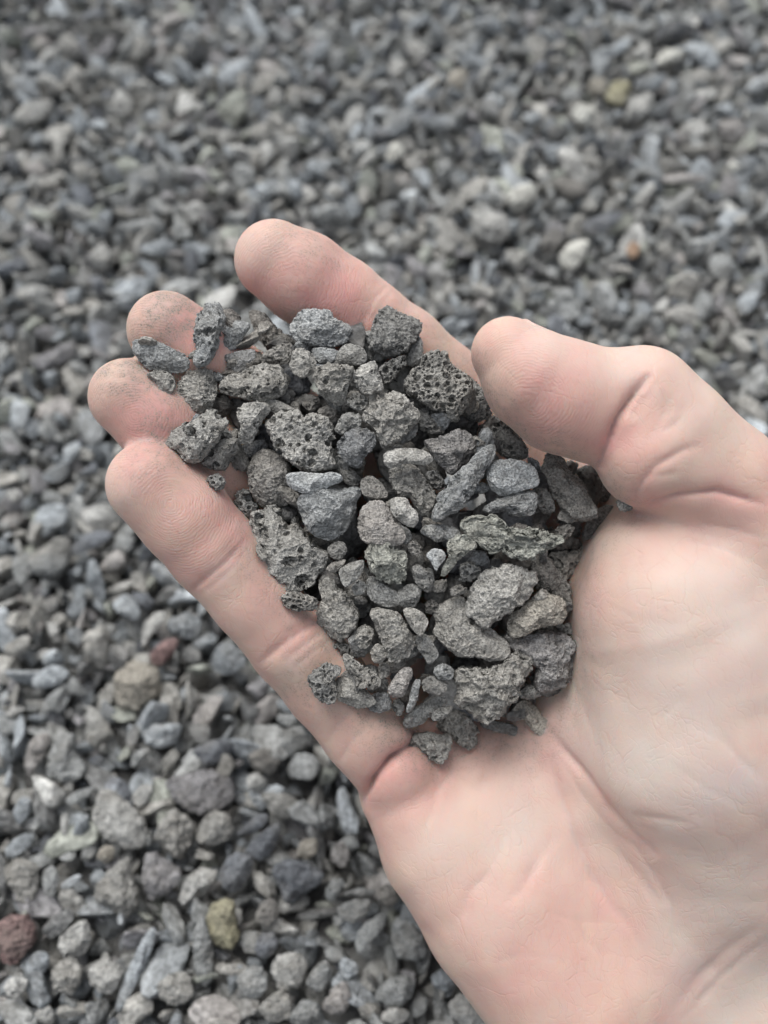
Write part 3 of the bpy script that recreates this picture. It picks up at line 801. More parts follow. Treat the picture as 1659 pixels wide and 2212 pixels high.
 ('R5', [(400,1330),(470,1270),(530,1230),(590,1250),(640,1290),(690,1370),(680,1430),(640,1480),(560,1460),(500,1390),(430,1370)], 'w','K','S','pebble','rough beige stone on the palm left of the blackish splinter'),
 ('R5', [(245,1430),(270,1380),(360,1370),(430,1400),(480,1380),(510,1420),(490,1500),(440,1590),(380,1560),(300,1520),(250,1470)], 'w','K','S','porous_stone','lowest stone of the heap, with a dark hollow, lying on the palm'),
 ('R5', [(180,1310),(230,1240),(330,1180),(400,1130),(470,1160),(480,1200),(400,1230),(360,1280),(300,1330),(230,1350)], 'g','R',1,'pebble','slanting grey stone above the lowest one on the palm'),
 ('R5', [(200,1240),(225,1170),(240,1080),(260,1030),(310,1030),(290,1100),(280,1170),(240,1240)], 'b','F',2,'stone_chip','thin upright bluish rod of stone in the lower heap'),
 ('R5', [(310,1030),(380,1000),(470,1050),(475,1100),(420,1130),(330,1110)], 'd','R',1,'pebble','dark pebble touching the right side of the bluish rod'),
 ('R5', [(80,1090),(130,1010),(180,950),(240,950),(250,1000),(220,1060),(200,1130),(130,1150)], 'p','S',2,'pebble','smooth pinkish-brown egg left of the bluish rod'),
 ('R4', [(1070,1030),(1120,990),(1230,990),(1310,1050),(1360,1150),(1390,1250),(1340,1340),(1240,1380),(1190,1340),(1170,1250),(1120,1160),(1100,1080)], 'w','R',2,'pebble','large ridged beige stone left of the heart-shaped one'),
 ('R4', [(1310,990),(1390,980),(1460,1020),(1500,1080),(1470,1150),(1440,1190),(1390,1150),(1340,1070)], 'w','S',2,'pebble','small smooth beige knuckle between the ridged and heart-shaped stones'),
 ('R4', [(1400,1200),(1480,1170),(1540,1250),(1580,1330),(1500,1400),(1460,1330),(1410,1260)], 'g','S',1,'pebble','plain grey splinter pointing down below the small smooth knuckle'),
 ('R4', [(920,1200),(990,1120),(1040,1100),(1100,1140),(1100,1200),(1050,1280),(980,1270)], 'w','K',2,'pebble','little warty stone below the round double stone on the little finger side'),
 ('R4', [(1070,1300),(1120,1240),(1170,1270),(1190,1340),(1150,1390),(1090,1380)], 'w','S',2,'pebble','small rounded beige pebble at the left foot of the large ridged stone'),
 ('R4', [(605,1500),(660,1440),(740,1390),(840,1420),(850,1470),(800,1520),(830,1590),(820,1660),(760,1690),(690,1650),(640,1570)], 'd','Q','S','porous_stone','dark cinder full of cells on the base of the little finger'),
 ('R4', [(800,1550),(850,1490),(920,1500),(990,1560),(1080,1620),(1110,1680),(1000,1720),(900,1690),(830,1650)], 'w','S',1,'pebble','smooth beige stone right of the dark cinder'),
 ('R4', [(870,1350),(920,1320),(980,1380),(1060,1430),(1130,1480),(1140,1540),(1090,1590),(1010,1560),(940,1500),(890,1430)], 'w','P',2,'porous_stone','slanting porous beige stone above the dark cinder'),
 ('R4', [(790,1250),(850,1230),(940,1260),(1000,1320),(960,1360),(880,1330),(830,1310)], 'd','P','S','porous_stone','dark pitted stone on the little finger over the slanting porous one'),
 ('R4', [(155,420),(200,320),(270,250),(340,210),(410,260),(440,350),(530,370),(560,430),(620,470),(680,520),(750,570),(720,660),(660,790),(590,840),(500,850),(420,860),(370,890),(280,820),(170,750),(160,680),(190,610),(150,540)], 'W','C',2,'porous_stone','biggest pale cratered stone of the heap, resting on the little finger'),
 ('R4', [(410,900),(470,860),(560,870),(640,900),(690,920),(680,990),(600,1000),(520,1000),(440,970)], 'D','Q','S','porous_stone','small spongy stone under the biggest cratered one'),
 ('R4', [(680,820),(730,740),(800,760),(830,820),(890,870),(950,950),(990,1030),(970,1110),(900,1180),(830,1210),(740,1160),(680,1080),(690,980),(720,920)], 'w','R',2,'pebble','round double stone with a small head, below right of the biggest cratered one'),
 ('R4', [(985,350),(1010,250),(1080,195),(1180,205),(1220,270),(1250,340),(1320,410),(1330,470),(1280,520),(1200,510),(1120,510),(1040,500),(990,430)], 'p','S',2,'pebble','smooth pinkish-grey stone in the centre right of the blue-grey block'),
 ('R4', [(1040,560),(1080,500),(1150,480),(1230,480),(1260,540),(1330,560),(1340,660),(1330,760),(1260,810),(1170,790),(1100,730),(1050,650)], 'G','K',2,'pebble','bumpy greenish stone below the smooth pinkish-grey one'),
 ('R4', [(1050,760),(1110,750),(1170,800),(1240,840),(1290,880),(1280,960),(1180,970),(1090,930),(1045,860)], 'g','S',1,'pebble','smooth grey crescent below the bumpy greenish stone'),
 ('R4', [(1270,860),(1360,800),(1450,830),(1430,920),(1390,980),(1320,980),(1270,930)], 'g','S',1,'pebble','grey pebble touching the right end of the smooth crescent'),
 ('R4', [(840,700),(920,650),(1020,625),(1020,700),(970,770),(900,830),(860,790)], 'g','F',2,'stone_chip','flat grey shard left of the bumpy greenish stone'),
 ('R4', [(750,680),(800,640),(890,620),(880,660),(830,710),(760,720)], 'D','S',1,'pebble','small brown sliver above the flat grey shard'),
 ('R4', [(750,540),(820,490),(880,500),(900,560),(860,620),(790,620)], 'd','S',1,'pebble','dark brown rounded pebble right of the biggest cratered stone'),
 ('R4', [(930,830),(980,770),(1040,800),(1030,870),(960,890)], 'g','S',1,'pebble','tiny grey pebble below the flat grey shard'),
 ('R4', [(940,900),(1030,890),(1050,940),(1000,960)], 'D','R',0,'pebble','tiny brown pebble below the tiny grey one'),
 ('R4', [(1480,590),(1540,540),(1610,560),(1630,610),(1570,680),(1560,720),(1520,640)], 'B','F',2,'stone_chip','small light blue arrowhead chip beside the greenish claw-shaped stone'),
 ('R4', [(1440,390),(1520,370),(1640,400),(1640,470),(1560,500),(1480,440)], 'g','R',1,'pebble','grey stone above the small light blue arrowhead chip'),
 ('R4', [(1340,510),(1400,480),(1450,540),(1440,600),(1370,590)], 'D','K',1,'pebble','small brown knob left of the light blue arrowhead chip'),
 ('R4', [(60,220),(80,130),(150,105),(200,150),(210,200),(250,240),(200,320),(140,310)], 'g','P','S','porous_stone','small holed stone between the little finger and the biggest cratered one'),
 ('R5', [(400,940),(460,920),(530,960),(510,1020),(440,1030),(390,990)], 'b','R',1,'pebble','small blue-grey stone above the dark pebble by the rod'),
 ('R5', [(560,270),(620,240),(700,260),(700,330),(640,380),(570,360)], 'g','P',0,'porous_stone','grey pitted stone sheltered in the hollow of the greenish claw'),
 ('R5', [(500,420),(560,390),(620,430),(560,470),(500,470)], 'D','R',1,'pebble','small brown stone above the heart-shaped one'),
 ('R4', [(1370,680),(1440,660),(1520,730),(1540,830),(1480,870),(1400,790)], 'd','R',1,'pebble','dark stone right of the bumpy greenish one'),
 ('R5', [(330,520),(380,490),(430,540),(400,590),(340,590)], 'D','R',0,'pebble','small dim brown stone at the upper left of the heart-shaped one'),
 ('R5', [(1180,660),(1320,650),(1330,720),(1260,730)], 'd','R',0,'pebble','dark corner of stone between the bean-shaped and mauve ones'),
 ('S', [(1465,2790),(1500,2775),(1550,2770),(1568,2815),(1560,2840),(1510,2850),(1470,2835)], 'n','R',1,'pebble','dark bluish stone left of the slanting grey one at the bottom'),
 ('R5', [(110,1190),(150,1150),(200,1200),(170,1270),(130,1250)], 'g','R',1,'pebble','small grey stone below the smooth pinkish-brown egg'),
 ('R5', [(20,930),(70,910),(110,960),(90,1000),(30,1020)], 'w','R',1,'pebble','small beige stone below the large ridged one'),
 ('R5', [(380,1240),(450,1210),(520,1200),(500,1260),(440,1290),(380,1300)], 'd','R',1,'pebble','dark stone squeezed between the slanting grey and rough beige stones'),
 ('R2', [(350,840),(420,830),(440,890),(400,910),(350,870)], 'D','R',0,'pebble','small dim stone in the dark hole left of the tooth-shaped one'),
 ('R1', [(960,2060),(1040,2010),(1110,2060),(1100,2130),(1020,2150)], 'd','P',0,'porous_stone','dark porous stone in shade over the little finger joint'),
 ('R2', [(90,830),(150,820),(250,860),(320,900),(240,900),(150,920)], 'd','F',1,'stone_chip','thin dark slab edge above the wide pale holed stone'),
 ('R3', [(530,1210),(580,1220),(590,1260),(540,1290),(500,1260)], 'b','S',0,'pebble','small blue stone left of the pale blue layered chip'),
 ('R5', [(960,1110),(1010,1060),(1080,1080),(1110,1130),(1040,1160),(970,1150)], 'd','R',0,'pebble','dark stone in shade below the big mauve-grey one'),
]
def heap_in(px, py):
    """signed distance into the heap outline"""
    q = seg_dist(np.array([px]), np.array([py]), np.vstack([HEAP_OUT, HEAP_OUT[:1]]))[0]
    x, y = HEAP_OUT[:, 0], HEAP_OUT[:, 1]; x2, y2 = np.roll(x, -1), np.roll(y, -1)
    cr = ((y > py) != (y2 > py)) & (px < (x2 - x) * (py - y) / np.where(y2 == y, 1e-9, y2 - y) + x)
    return q if cr.sum() % 2 else -q

def mound(px, py):
    return 149.5 + 3.5 * ((px - 850) / 500) ** 2 + 2.0 * ((py - 1150) / 450) ** 2

hand_stones = []
for r_, pts, tone, kind, lev, name, label in HEAP:
    poly = reg(r_, pts)
    c, R, area = radial(poly)
    sk = skin_at(c[0], c[1]) or 172.0
    t = thick_of(poly, kind, 155)
    if lev == 'S':
        dep = sk - .98 * t
    else:
        h = np.clip(heap_in(c[0], c[1]) / 130, 0, 1)
        h = h * (2 - h)
        front = (sk - 2.2 * t) * (1 - h) + (mound(c[0], c[1]) + (2 - lev) * 2.6) * h
        dep = min(front + t, sk - .75 * t)
        dep = max(dep, 143 + t)
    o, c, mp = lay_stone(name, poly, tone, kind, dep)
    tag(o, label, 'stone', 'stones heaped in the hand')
    hand_stones.append((o, c, dep, t))

# smaller stones packed deeper in the heap
def shared_stone(kind, level, rng, k):
    n = 9
    a = np.sort(rng.uniform(0, 2 * math.pi, n) * .35 + np.arange(n) * 2 * math.pi / n * .65 + np.arange(n) * 0)
    a = np.arange(n) * 2 * math.pi / n + rng.uniform(-.22, .22, n)
    el = rng.uniform(.62, 1.0)
    rr = rng.uniform(.78, 1.12, n)
    return stone_geo(np.stack([np.cos(a) * rr, np.sin(a) * rr * el], 1) * 4.0, kind, level, rng)
frng = np.random.default_rng(5)
inner = [mesh_of('pebble', v / np.linalg.norm(v, axis=1).mean() / 1000, f) for v, f in (shared_stone('RAKRAR'[k % 6], 5, frng, k) for k in range(12))]
for me in inner: me.materials.append(MAT_STONE)
cells = []
for gy_ in np.arange(650, 1650, 58):
    for gx_ in np.arange(300, 1400, 58):
        x, y = gx_ + frng.uniform(-20, 20), gy_ + frng.uniform(-20, 20)
        if heap_in(x, y) > 45: cells.append((x, y))
for k, (x, y) in enumerate(cells):
    sk = skin_at(x, y) or 176.0
    if sk - mound(x, y) < 5: continue
    r = frng.uniform(2.2, 3.4) * (1 if sk - mound(x, y) > 10 else .75)
    dep = min(mound(x, y) + frng.uniform(12.0, 16.0), sk - .6 * r)
    if dep - r < mound(x, y) + 7.0: dep = min(mound(x, y) + 7.0 + r, sk - .1 * r)
    o = bpy.data.objects.new('pebble', inner[k % 12]); COL.objects.link(o)
    o.location = to_world(c3(x, y, dep)) / 1000
    o.rotation_euler = frng.uniform(0, 6.28, 3)
    o.scale = np.array([1, 1, 1]) * r
    o.color = (*(np.array(TONE['dDdkgn'[frng.integers(6)]]) * frng.uniform(.8, 1.05)), 1)  # tones kept dark to paint in the black shade of the heap's gaps
    tag(o, 'small shade-darkened stone half hidden in the gaps low down in the heap', 'stone', 'small stones down in the heap')

crumbs = []
for gy_ in np.arange(690, 1620, 76):
    for gx_ in np.arange(330, 1300, 76):
        x, y = gx_ + frng.uniform(-34, 34), gy_ + frng.uniform(-34, 34)
        if heap_in(x, y) > 22 and len(crumbs) < 85: crumbs.append((x, y))
for k, (x, y) in enumerate(crumbs):
    r = frng.uniform(1.0, 1.8)
    sk = skin_at(x, y) or 176.0
    dep = min(mound(x, y) + frng.uniform(5.0, 9.0), sk - .7 * r)
    o = bpy.data.objects.new('crumb', inner[(k * 5) % 12]); COL.objects.link(o)
    o.location = to_world(c3(x, y, dep)) / 1000
    o.rotation_euler = frng.uniform(0, 6.28, 3)
    o.scale = np.array([1.2, 1, .8]) * r
    o.color = (*(np.array(TONE['wgDbgw'[frng.integers(6)]]) * frng.uniform(.9, 1.1)), 1)
    tag(o, 'tiny grey crumb of stone caught between the bigger ones of the heap', 'stone', 'crumbs in the heap')

# ------------------------------------------------------------------ the gravel bed
# outlines of the stones one can pick out on the ground: window, outline, tone, kind
BED = [
 ('G1', [(960,1160),(1180,1150),(1200,1200),(1150,1290),(1040,1310),(960,1260)], 'B','S'), ('G1', [(775,830),(860,740),(960,760),(1040,800),(1060,950),(980,1010),(900,1060),(790,1050),(765,950)], 'y','R'),
 ('G1', [(1000,680),(1090,600),(1180,590),(1150,690),(1080,760),(1010,750)], 'r','F'), ('G1', [(215,850),(330,770),(400,770),(460,830),(370,910),(230,910)], 'B','F'),
 ('G1', [(940,650),(950,500),(1020,420),(1100,410),(1090,480),(1010,560),(970,650)], 'W','F'), ('G1', [(1120,470),(1220,420),(1320,450),(1330,560),(1230,590),(1140,540)], 'b','S'),
 ('G1', [(740,360),(830,290),(900,340),(930,420),(900,470),(800,430)], 'B','F'), ('G1', [(860,290),(960,280),(1030,350),(980,410),(900,380)], 'n','R'),
 ('G1', [(1410,700),(1480,610),(1580,650),(1640,750),(1520,830),(1420,800)], 'b','F'), ('G1', [(150,1420),(220,1240),(310,1210),(330,1270),(270,1400),(200,1500)], 'p','R'),
 ('G1', [(320,1500),(350,1290),(430,1220),(490,1240),(480,1350),(570,1420),(540,1510),(400,1540)], 'g','S'), ('G1', [(1270,1330),(1430,1260),(1540,1280),(1510,1380),(1400,1430),(1330,1450)], 'n','R'),
 ('G1', [(1100,1540),(1200,1500),(1380,1460),(1540,1560),(1550,1640),(1400,1760),(1200,1700)], 'm','R'), ('G1', [(870,1440),(880,1350),(980,1310),(1000,1340),(930,1410)], 'g','S'),
 ('G1', [(440,540),(520,510),(560,570),(520,640),(460,600)], 'b','F'), ('G1', [(180,540),(200,380),(260,350),(260,480),(220,560)], 'w','K'),
 ('G1', [(20,640),(170,560),(210,600),(150,690),(60,690)], 'w','R'), ('G1', [(20,1090),(110,1030),(170,1060),(80,1110)], 'W','S'),
 ('G1', [(310,980),(400,910),(470,880),(420,960),(400,1040),(290,1090),(260,1080)], 'g','F'), ('G1', [(180,90),(300,20),(420,30),(450,90),(360,180),(220,150)], 'g','R'),
 ('G7', [(560,2010),(680,1890),(800,1850),(920,1880),(860,1950),(720,2010),(620,2060)], 'n','F'), ('G7', [(270,1760),(350,1660),(480,1640),(550,1700),(540,1790),(430,1860),(370,1910),(300,1850)], 'B','S'),
 ('G7', [(200,2100),(330,2000),(500,1900),(560,1960),(540,2080),(400,2120)], 'w','S'), ('G7', [(520,1330),(510,1200),(600,1140),(650,1180),(600,1270)], 'B','F'),
 ('G7', [(300,1060),(370,910),(420,960),(460,1080),(380,1130)], 'g','F'), ('G7', [(240,480),(400,420),(560,330),(620,370),(560,480),(340,580)], 'm','S'),
 ('G7', [(910,1980),(980,1900),(1080,1920),(1060,2020),(960,2060)], 'g','R'), ('G7', [(30,1560),(110,1510),(210,1580),(120,1640)], 'W','K'),
 ('G2', [(640,260),(650,120),(700,90),(800,180),(900,230),(970,350),(960,460),(880,490),(730,410),(670,330)], 'W','R'), ('G2', [(1030,430),(1060,320),(1140,230),(1220,280),(1290,330),(1250,470),(1200,580),(1110,520)], 'w','K'),
 ('G2', [(940,580),(1010,520),(1090,580),(1210,640),(1130,770),(1020,840),(960,760)], 'm','R'), ('G2', [(640,740),(750,620),(850,550),(870,720),(920,800),(890,930),(800,960),(700,870),(650,830)], 'w','R'),
 ('G2', [(1190,810),(1240,680),(1330,620),(1440,640),(1420,720),(1300,810),(1230,850)], 'W','S'), ('G2', [(1450,680),(1500,560),(1590,510),(1680,560),(1640,700),(1540,790)], 'n','R'),
 ('G2', [(1370,960),(1400,870),(1480,830),(1550,860),(1560,1000),(1590,1080),(1540,1140),(1440,1130),(1380,1070)], 'Y','R'), ('G2', [(1280,1050),(1350,900),(1400,1100),(1420,1350),(1340,1400),(1290,1310)], 'g','S'),
 ('G2', [(760,1540),(800,1400),(880,1230),(950,1090),(1000,1010),(1035,1030),(1030,1120),(950,1290),(880,1450),(820,1570),(770,1580)], 'B','F'), ('G2', [(-20,1000),(60,950),(160,940),(220,1020),(230,1100),(170,1170),(120,1260),(0,1230)], 'r','K'),
 ('G2', [(170,1260),(240,1170),(320,1190),(320,1270),(260,1340),(190,1320)], 'b','F'), ('G2', [(20,640),(110,560),(210,600),(250,690),(240,840),(130,850),(80,740)], 'w','K'),
 ('G2', [(380,1100),(480,1010),(570,970),(600,1060),(560,1200),(440,1210)], 'W','K'), ('G2', [(330,1330),(400,1230),(520,1250),(540,1330),(480,1460),(390,1430)], 'w','K'),
 ('G2', [(600,1280),(700,1220),(760,1260),(820,1320),(740,1450),(640,1430),(590,1360)], 'W','R'), ('G2', [(280,650),(350,600),(390,660),(370,800),(300,790)], 'g','F'),
 ('G2', [(1310,400),(1350,290),(1440,240),(1530,280),(1540,400),(1440,460),(1340,450)], 'w','R'), ('G2', [(30,1380),(130,1310),(190,1370),(130,1480),(60,1460)], 'W','R'),
 ('G2', [(1040,1390),(1130,1320),(1240,1340),(1290,1450),(1200,1520),(1080,1490)], 'w','S'), ('G2', [(870,150),(940,60),(1020,80),(970,180),(920,220)], 'W','F'),
 ('G2', [(80,260),(130,150),(210,160),(180,280),(130,330)], 'b','F'), ('G2', [(410,390),(400,280),(440,250),(460,340),(440,410)], 'W','F'),
 ('G2', [(640,540),(680,470),(760,480),(750,560),(690,590)], 'y','R'), ('G2', [(270,1030),(330,960),(440,890),(500,930),(430,1040),(330,1090)], 'd','R'),
 ('G2', [(400,730),(500,660),(550,670),(480,740),(420,760)], 'B','F'), ('G2', [(430,170),(500,110),(640,70),(560,170),(470,200)], 'g','F'),
 ('G3', [(0,330),(60,250),(170,320),(180,400),(130,470),(20,460),(-40,400)], 'm','R'), ('G3', [(260,180),(320,130),(400,140),(440,190),(410,260),(320,270)], 'D','S'),
 ('G3', [(410,90),(470,30),(560,10),(600,60),(590,120),(500,180),(440,150)], 'g','S'), ('G3', [(320,380),(400,370),(500,390),(550,440),(480,520),(420,520)], 'w','F'),
 ('G3', [(250,290),(320,270),(370,320),(330,380),(280,360)], 'W','S'), ('G3', [(400,790),(480,750),(600,770),(690,820),(650,880),(560,930),(480,990),(440,880)], 'n','S'),
 ('G3', [(190,610),(300,510),(370,490),(370,540),(290,600)], 'n','F'), ('G3', [(250,680),(350,590),(450,540),(430,640),(370,740),(290,730)], 'n','S'),
 ('G3', [(750,1030),(830,970),(940,970),(930,1050),(840,1090)], 'g','R'), ('G3', [(390,1340),(450,1270),(540,1260),(590,1330),(550,1430),(450,1470)], 'W','S'),
 ('G3', [(200,1400),(280,1330),(370,1370),(370,1460),(300,1520),(230,1470)], 'g','R'), ('G3', [(320,1580),(380,1500),(450,1460),(520,1540),(470,1630),(390,1640)], 'w','S'),
 ('G3', [(580,1430),(640,1340),(700,1310),(740,1380),(670,1480)], 'g','S'), ('G3', [(670,1560),(740,1450),(800,1420),(840,1520),(790,1590),(700,1600)], 'p','S'),
 ('G3', [(970,1500),(1030,1420),(1130,1380),(1190,1440),(1160,1520),(1040,1560)], 'g','R'), ('G3', [(1060,1200),(1070,1070),(1160,1090),(1240,1190),(1250,1270),(1170,1290),(1090,1270)], 'g','R'),
 ('G3', [(860,1190),(900,1120),(1000,1040),(1030,1070),(1000,1150),(930,1250),(880,1260)], 'g','R'), ('G3', [(770,1330),(790,1290),(880,1330),(860,1380),(800,1410)], 'B','R'),
 ('G3', [(500,1600),(560,1530),(640,1530),(660,1600),(600,1660),(510,1660)], 'g','K'), ('G3', [(1370,1560),(1420,1500),(1530,1500),(1610,1610),(1560,1680),(1440,1660)], 'W','R'),
 ('G3', [(980,930),(1030,880),(1080,910),(1090,980),(1040,1010)], 'D','S'), ('G3', [(720,740),(740,660),(800,650),(830,720),(790,790)], 'p','S'),
 ('G3', [(530,720),(560,640),(640,620),(650,690),(600,750)], 'y','F'), ('G3', [(690,930),(730,850),(800,860),(780,930),(720,980)], 'g','S'),
 ('G3', [(1000,1600),(1060,1560),(1160,1590),(1130,1650),(1010,1650)], 'W','S'), ('G3', [(300,1060),(350,970),(420,970),(440,1050),(370,1110)], 'D','R'),
 ('G3', [(300,1250),(330,1160),(410,1150),(440,1210),(370,1290)], 'n','R'), ('G3', [(1280,1390),(1350,1350),(1400,1420),(1350,1470),(1290,1440)], 'b','R'), ('G3', [(780,940),(860,900),(970,910),(960,940),(860,950)], 'g','F'),
 ('G4', [(60,440),(140,400),(180,470),(240,540),(160,550),(100,500)], 'b','F'), ('G4', [(60,660),(140,570),(300,550),(250,640),(170,690)], 'W','F'), ('G4', [(480,330),(560,260),(600,200),(640,220),(620,300),(500,350)], 'm','F'),
 ('G4', [(310,270),(370,180),(430,240),(440,310),(350,310)], 'w','R'), ('G4', [(620,640),(640,500),(680,500),(740,580),(700,640)], 'W','R'), ('G4', [(350,430),(420,350),(470,420),(440,500),(380,490)], 'w','R'),
 ('G4', [(690,280),(760,200),(830,240),(820,310),(740,340)], 'w','K'), ('G4', [(1200,600),(1280,520),(1370,500),(1360,620),(1290,720),(1210,660)], 'G','R'), ('G4', [(1190,430),(1300,330),(1390,320),(1380,400),(1260,490)], 'B','F'),
 ('G4', [(1340,40),(1390,30),(1500,200),(1420,220)], 'B','F'), ('G4', [(990,180),(1030,140),(1090,140),(1060,180)], 'B','S'), ('G4', [(480,1440),(560,1340),(620,1400),(560,1500)], 'W','S'),
 ('G4', [(760,1370),(900,1320),(980,1360),(930,1420),(800,1410)], 'b','R'), ('G4', [(90,1620),(180,1570),(280,1600),(240,1660),(100,1660)], 'W','S'), ('G4', [(300,930),(290,800),(350,760),(350,880)], 'w','F'),
 ('G4', [(1000,1150),(1090,1110),(1150,1150),(1080,1250)], 'W','S'), ('G4', [(130,930),(210,890),(270,950),(190,980)], 'p','F'), ('G4', [(540,1190),(620,1150),(600,1280),(560,1250)], 'b','F'),
 ('G4', [(1470,590),(1500,480),(1570,500),(1550,580)], 'W','S'), ('G4', [(1370,740),(1440,680),(1510,700),(1480,790),(1400,770)], 'w','S'), ('G4', [(900,110),(980,60),(1030,100),(940,150),(870,170)], 'p','S'), ('G4', [(80,190),(200,150),(270,170),(160,220)], 'm','F'),
 ('G5', [(970,600),(1000,470),(1100,460),(1110,520),(1050,640)], 'y','S'), ('G5', [(570,1060),(600,960),(660,940),(700,1020),(620,1080)], 'L','S'), ('G5', [(1370,1330),(1420,1240),(1560,1220),(1570,1300),(1480,1400),(1420,1390)], 'L','K'),
 ('G5', [(690,300),(770,270),(860,340),(790,410),(730,370)], 'W','S'), ('G5', [(270,900),(320,740),(420,690),(430,790),(360,860)], 'W','F'), ('G5', [(540,900),(640,760),(740,750),(720,860),(600,930)], 'b','F'),
 ('G5', [(60,400),(110,280),(180,240),(210,340),(150,400)], 'b','F'), ('G5', [(1210,660),(1290,620),(1370,680),(1310,720)], 'B','S'), ('G5', [(1470,760),(1580,740),(1610,800),(1530,840)], 'B','S'),
 ('G5', [(1060,350),(1190,360),(1290,460),(1220,500),(1130,420)], 'b','F'), ('G5', [(1140,1450),(1240,1390),(1380,1450),(1390,1560),(1290,1620),(1160,1560)], 'W','R'), ('G5', [(170,1280),(220,1220),(290,1250),(250,1330)], 'W','S'),
 ('G6', [(950,240),(1000,140),(1130,140),(1210,190),(1150,250),(1030,280)], 'k','K'), ('G6', [(960,400),(1010,310),(1110,300),(1130,350),(1030,400)], 'L','S'), ('G6', [(1130,280),(1220,260),(1350,310),(1360,420),(1280,440),(1200,360)], 'B','R'),
 ('G6', [(540,340),(680,290),(810,220),(800,300),(650,370)], 'B','F'), ('G6', [(540,540),(580,480),(650,490),(650,570),(580,600)], 'y','S'), ('G6', [(650,620),(690,510),(790,510),(800,590),(740,660)], 'Y','S'),
 ('G6', [(440,700),(510,630),(600,690),(550,770),(480,760)], 'L','S'), ('G6', [(770,730),(820,610),(950,570),(930,680),(870,750)], 'W','S'), ('G6', [(830,490),(1040,460),(980,550),(850,560)], 'b','F'),
 ('G6', [(1340,760),(1470,740),(1530,820),(1440,900),(1370,830)], 'p','R'), ('G6', [(990,1110),(1060,1070),(1280,1090),(1260,1130),(1040,1140)], 'p','F'), ('G6', [(360,1610),(430,1500),(540,1480),(550,1530),(470,1660),(410,1680)], 'L','S'),
 ('G6', [(820,1260),(900,1150),(960,1130),(950,1210),(870,1290)], 'W','S'), ('G6', [(780,1540),(820,1490),(870,1530),(840,1600),(800,1600)], 'o','R'), ('G6', [(960,1530),(1030,1480),(1080,1560),(1030,1620)], 'w','S'),
 ('G6', [(1250,1500),(1310,1440),(1350,1470),(1290,1530)], 'B','S'), ('G6', [(510,1380),(700,1310),(780,1330),(640,1440),(550,1450)], 'n','F'), ('G6', [(260,1480),(330,1410),(400,1470),(340,1560),(260,1560)], 'D','S'),
 ('G6', [(1470,1860),(1540,1800),(1610,1800),(1570,1910),(1500,1950)], 'B','F'), ('G6', [(1280,1640),(1340,1570),(1440,1600),(1450,1700),(1340,1760)], 'g','R'), ('G6', [(310,1130),(400,1090),(560,1150),(540,1220),(420,1230)], 'D','R'),
 ('G6', [(1510,1590),(1560,1530),(1610,1570),(1560,1620)], 'W','S'), ('G6', [(1520,560),(1580,480),(1650,480),(1590,580)], 'B','F'), ('G6', [(1390,1060),(1430,990),(1490,1020),(1440,1070)], 'L','S'),
]
def ground_depth(py, z):
    """axis distance (mm) of the level z mm above the ground, seen at this height in the picture"""
    ray = np.array([0, -(py - FH / 2) / FPX, -1.0]) @ RM.T
    return (CAM_H * 1000 - z) / -ray[2]

WHAT = {'w': 'beige-grey', 'W': 'pale grey', 'g': 'mid grey', 'b': 'blue-grey', 'B': 'pale bluish', 'd': 'dark grey', 'k': 'blackish', 'n': 'dark slate-blue', 'y': 'tan', 'Y': 'yellowish olive',
        'm': 'mauve-grey', 'r': 'dull red', 'o': 'orange-brown', 'p': 'pinkish beige', 'G': 'greenish grey', 'D': 'brownish', 'L': 'cream-white'}
SHAPE = {'S': 'smooth', 'R': 'rough', 'F': 'flat-sided', 'P': 'porous', 'K': 'knobbly', 'A': 'angular'}
MARKS = [('index fingertip', 560, 520), ('middle fingertip', 340, 650), ('ring fingertip', 215, 840), ('little fingertip', 250, 1040), ('little finger crook', 420, 1300),
         ('little finger base', 700, 1620), ('hand heel', 900, 1990), ('thumb tip', 1050, 690), ('thumb knuckle', 1380, 735), ('index finger joint', 840, 600),
         ('yellowish olive stone', 478, 1992), ('dull red stone', 40, 2030), ('long pale shard', 295, 2090), ('big tan block', 293, 1470), ('blackish cinder', 1445, 75),
         ('orange-brown stone', 1367, 535), ('upper left corner', 0, 0), ('upper right corner', 1659, 0), ('lower left corner', 0, 2212), ('top edge', 830, -20), ('left edge', -20, 500), ('left edge', -20, 1300), ('left edge', -20, 1700)]
_used = {}
def bed_label(px, py, mean_px, tone, kind):
    sz = 'small' if mean_px < 27 else 'large' if mean_px > 44 else 'middling'
    order = sorted(MARKS, key=lambda m: math.hypot(px - m[1], py - m[2]))
    order = [m for m in order if math.hypot(px - m[1], py - m[2]) > 45]
    for name, mx, my in order[:7]:
        dx, dy = px - mx, py - my
        q = math.hypot(dx, dy) / (1.0 if py > 1100 else .8) / 100
        far = 'just' if q < .8 else 'a stone or two' if q < 1.8 else 'a few stones' if q < 3 else 'some way' if q < 4.6 else 'far'
        a = math.degrees(math.atan2(-dy, dx)) % 360
        way = ['right of', 'above right of', 'above', 'above left of', 'left of', 'below left of', 'below', 'below right of'][int((a + 22.5) // 45) % 8]
        if 'edge' in name or 'corner' in name: way = 'in from'
        s = f'{sz} {WHAT[tone]} {SHAPE[kind]} gravel stone, {far} {way} {name}'
        if s not in _used:
            _used[s] = 1
            return s
    return s

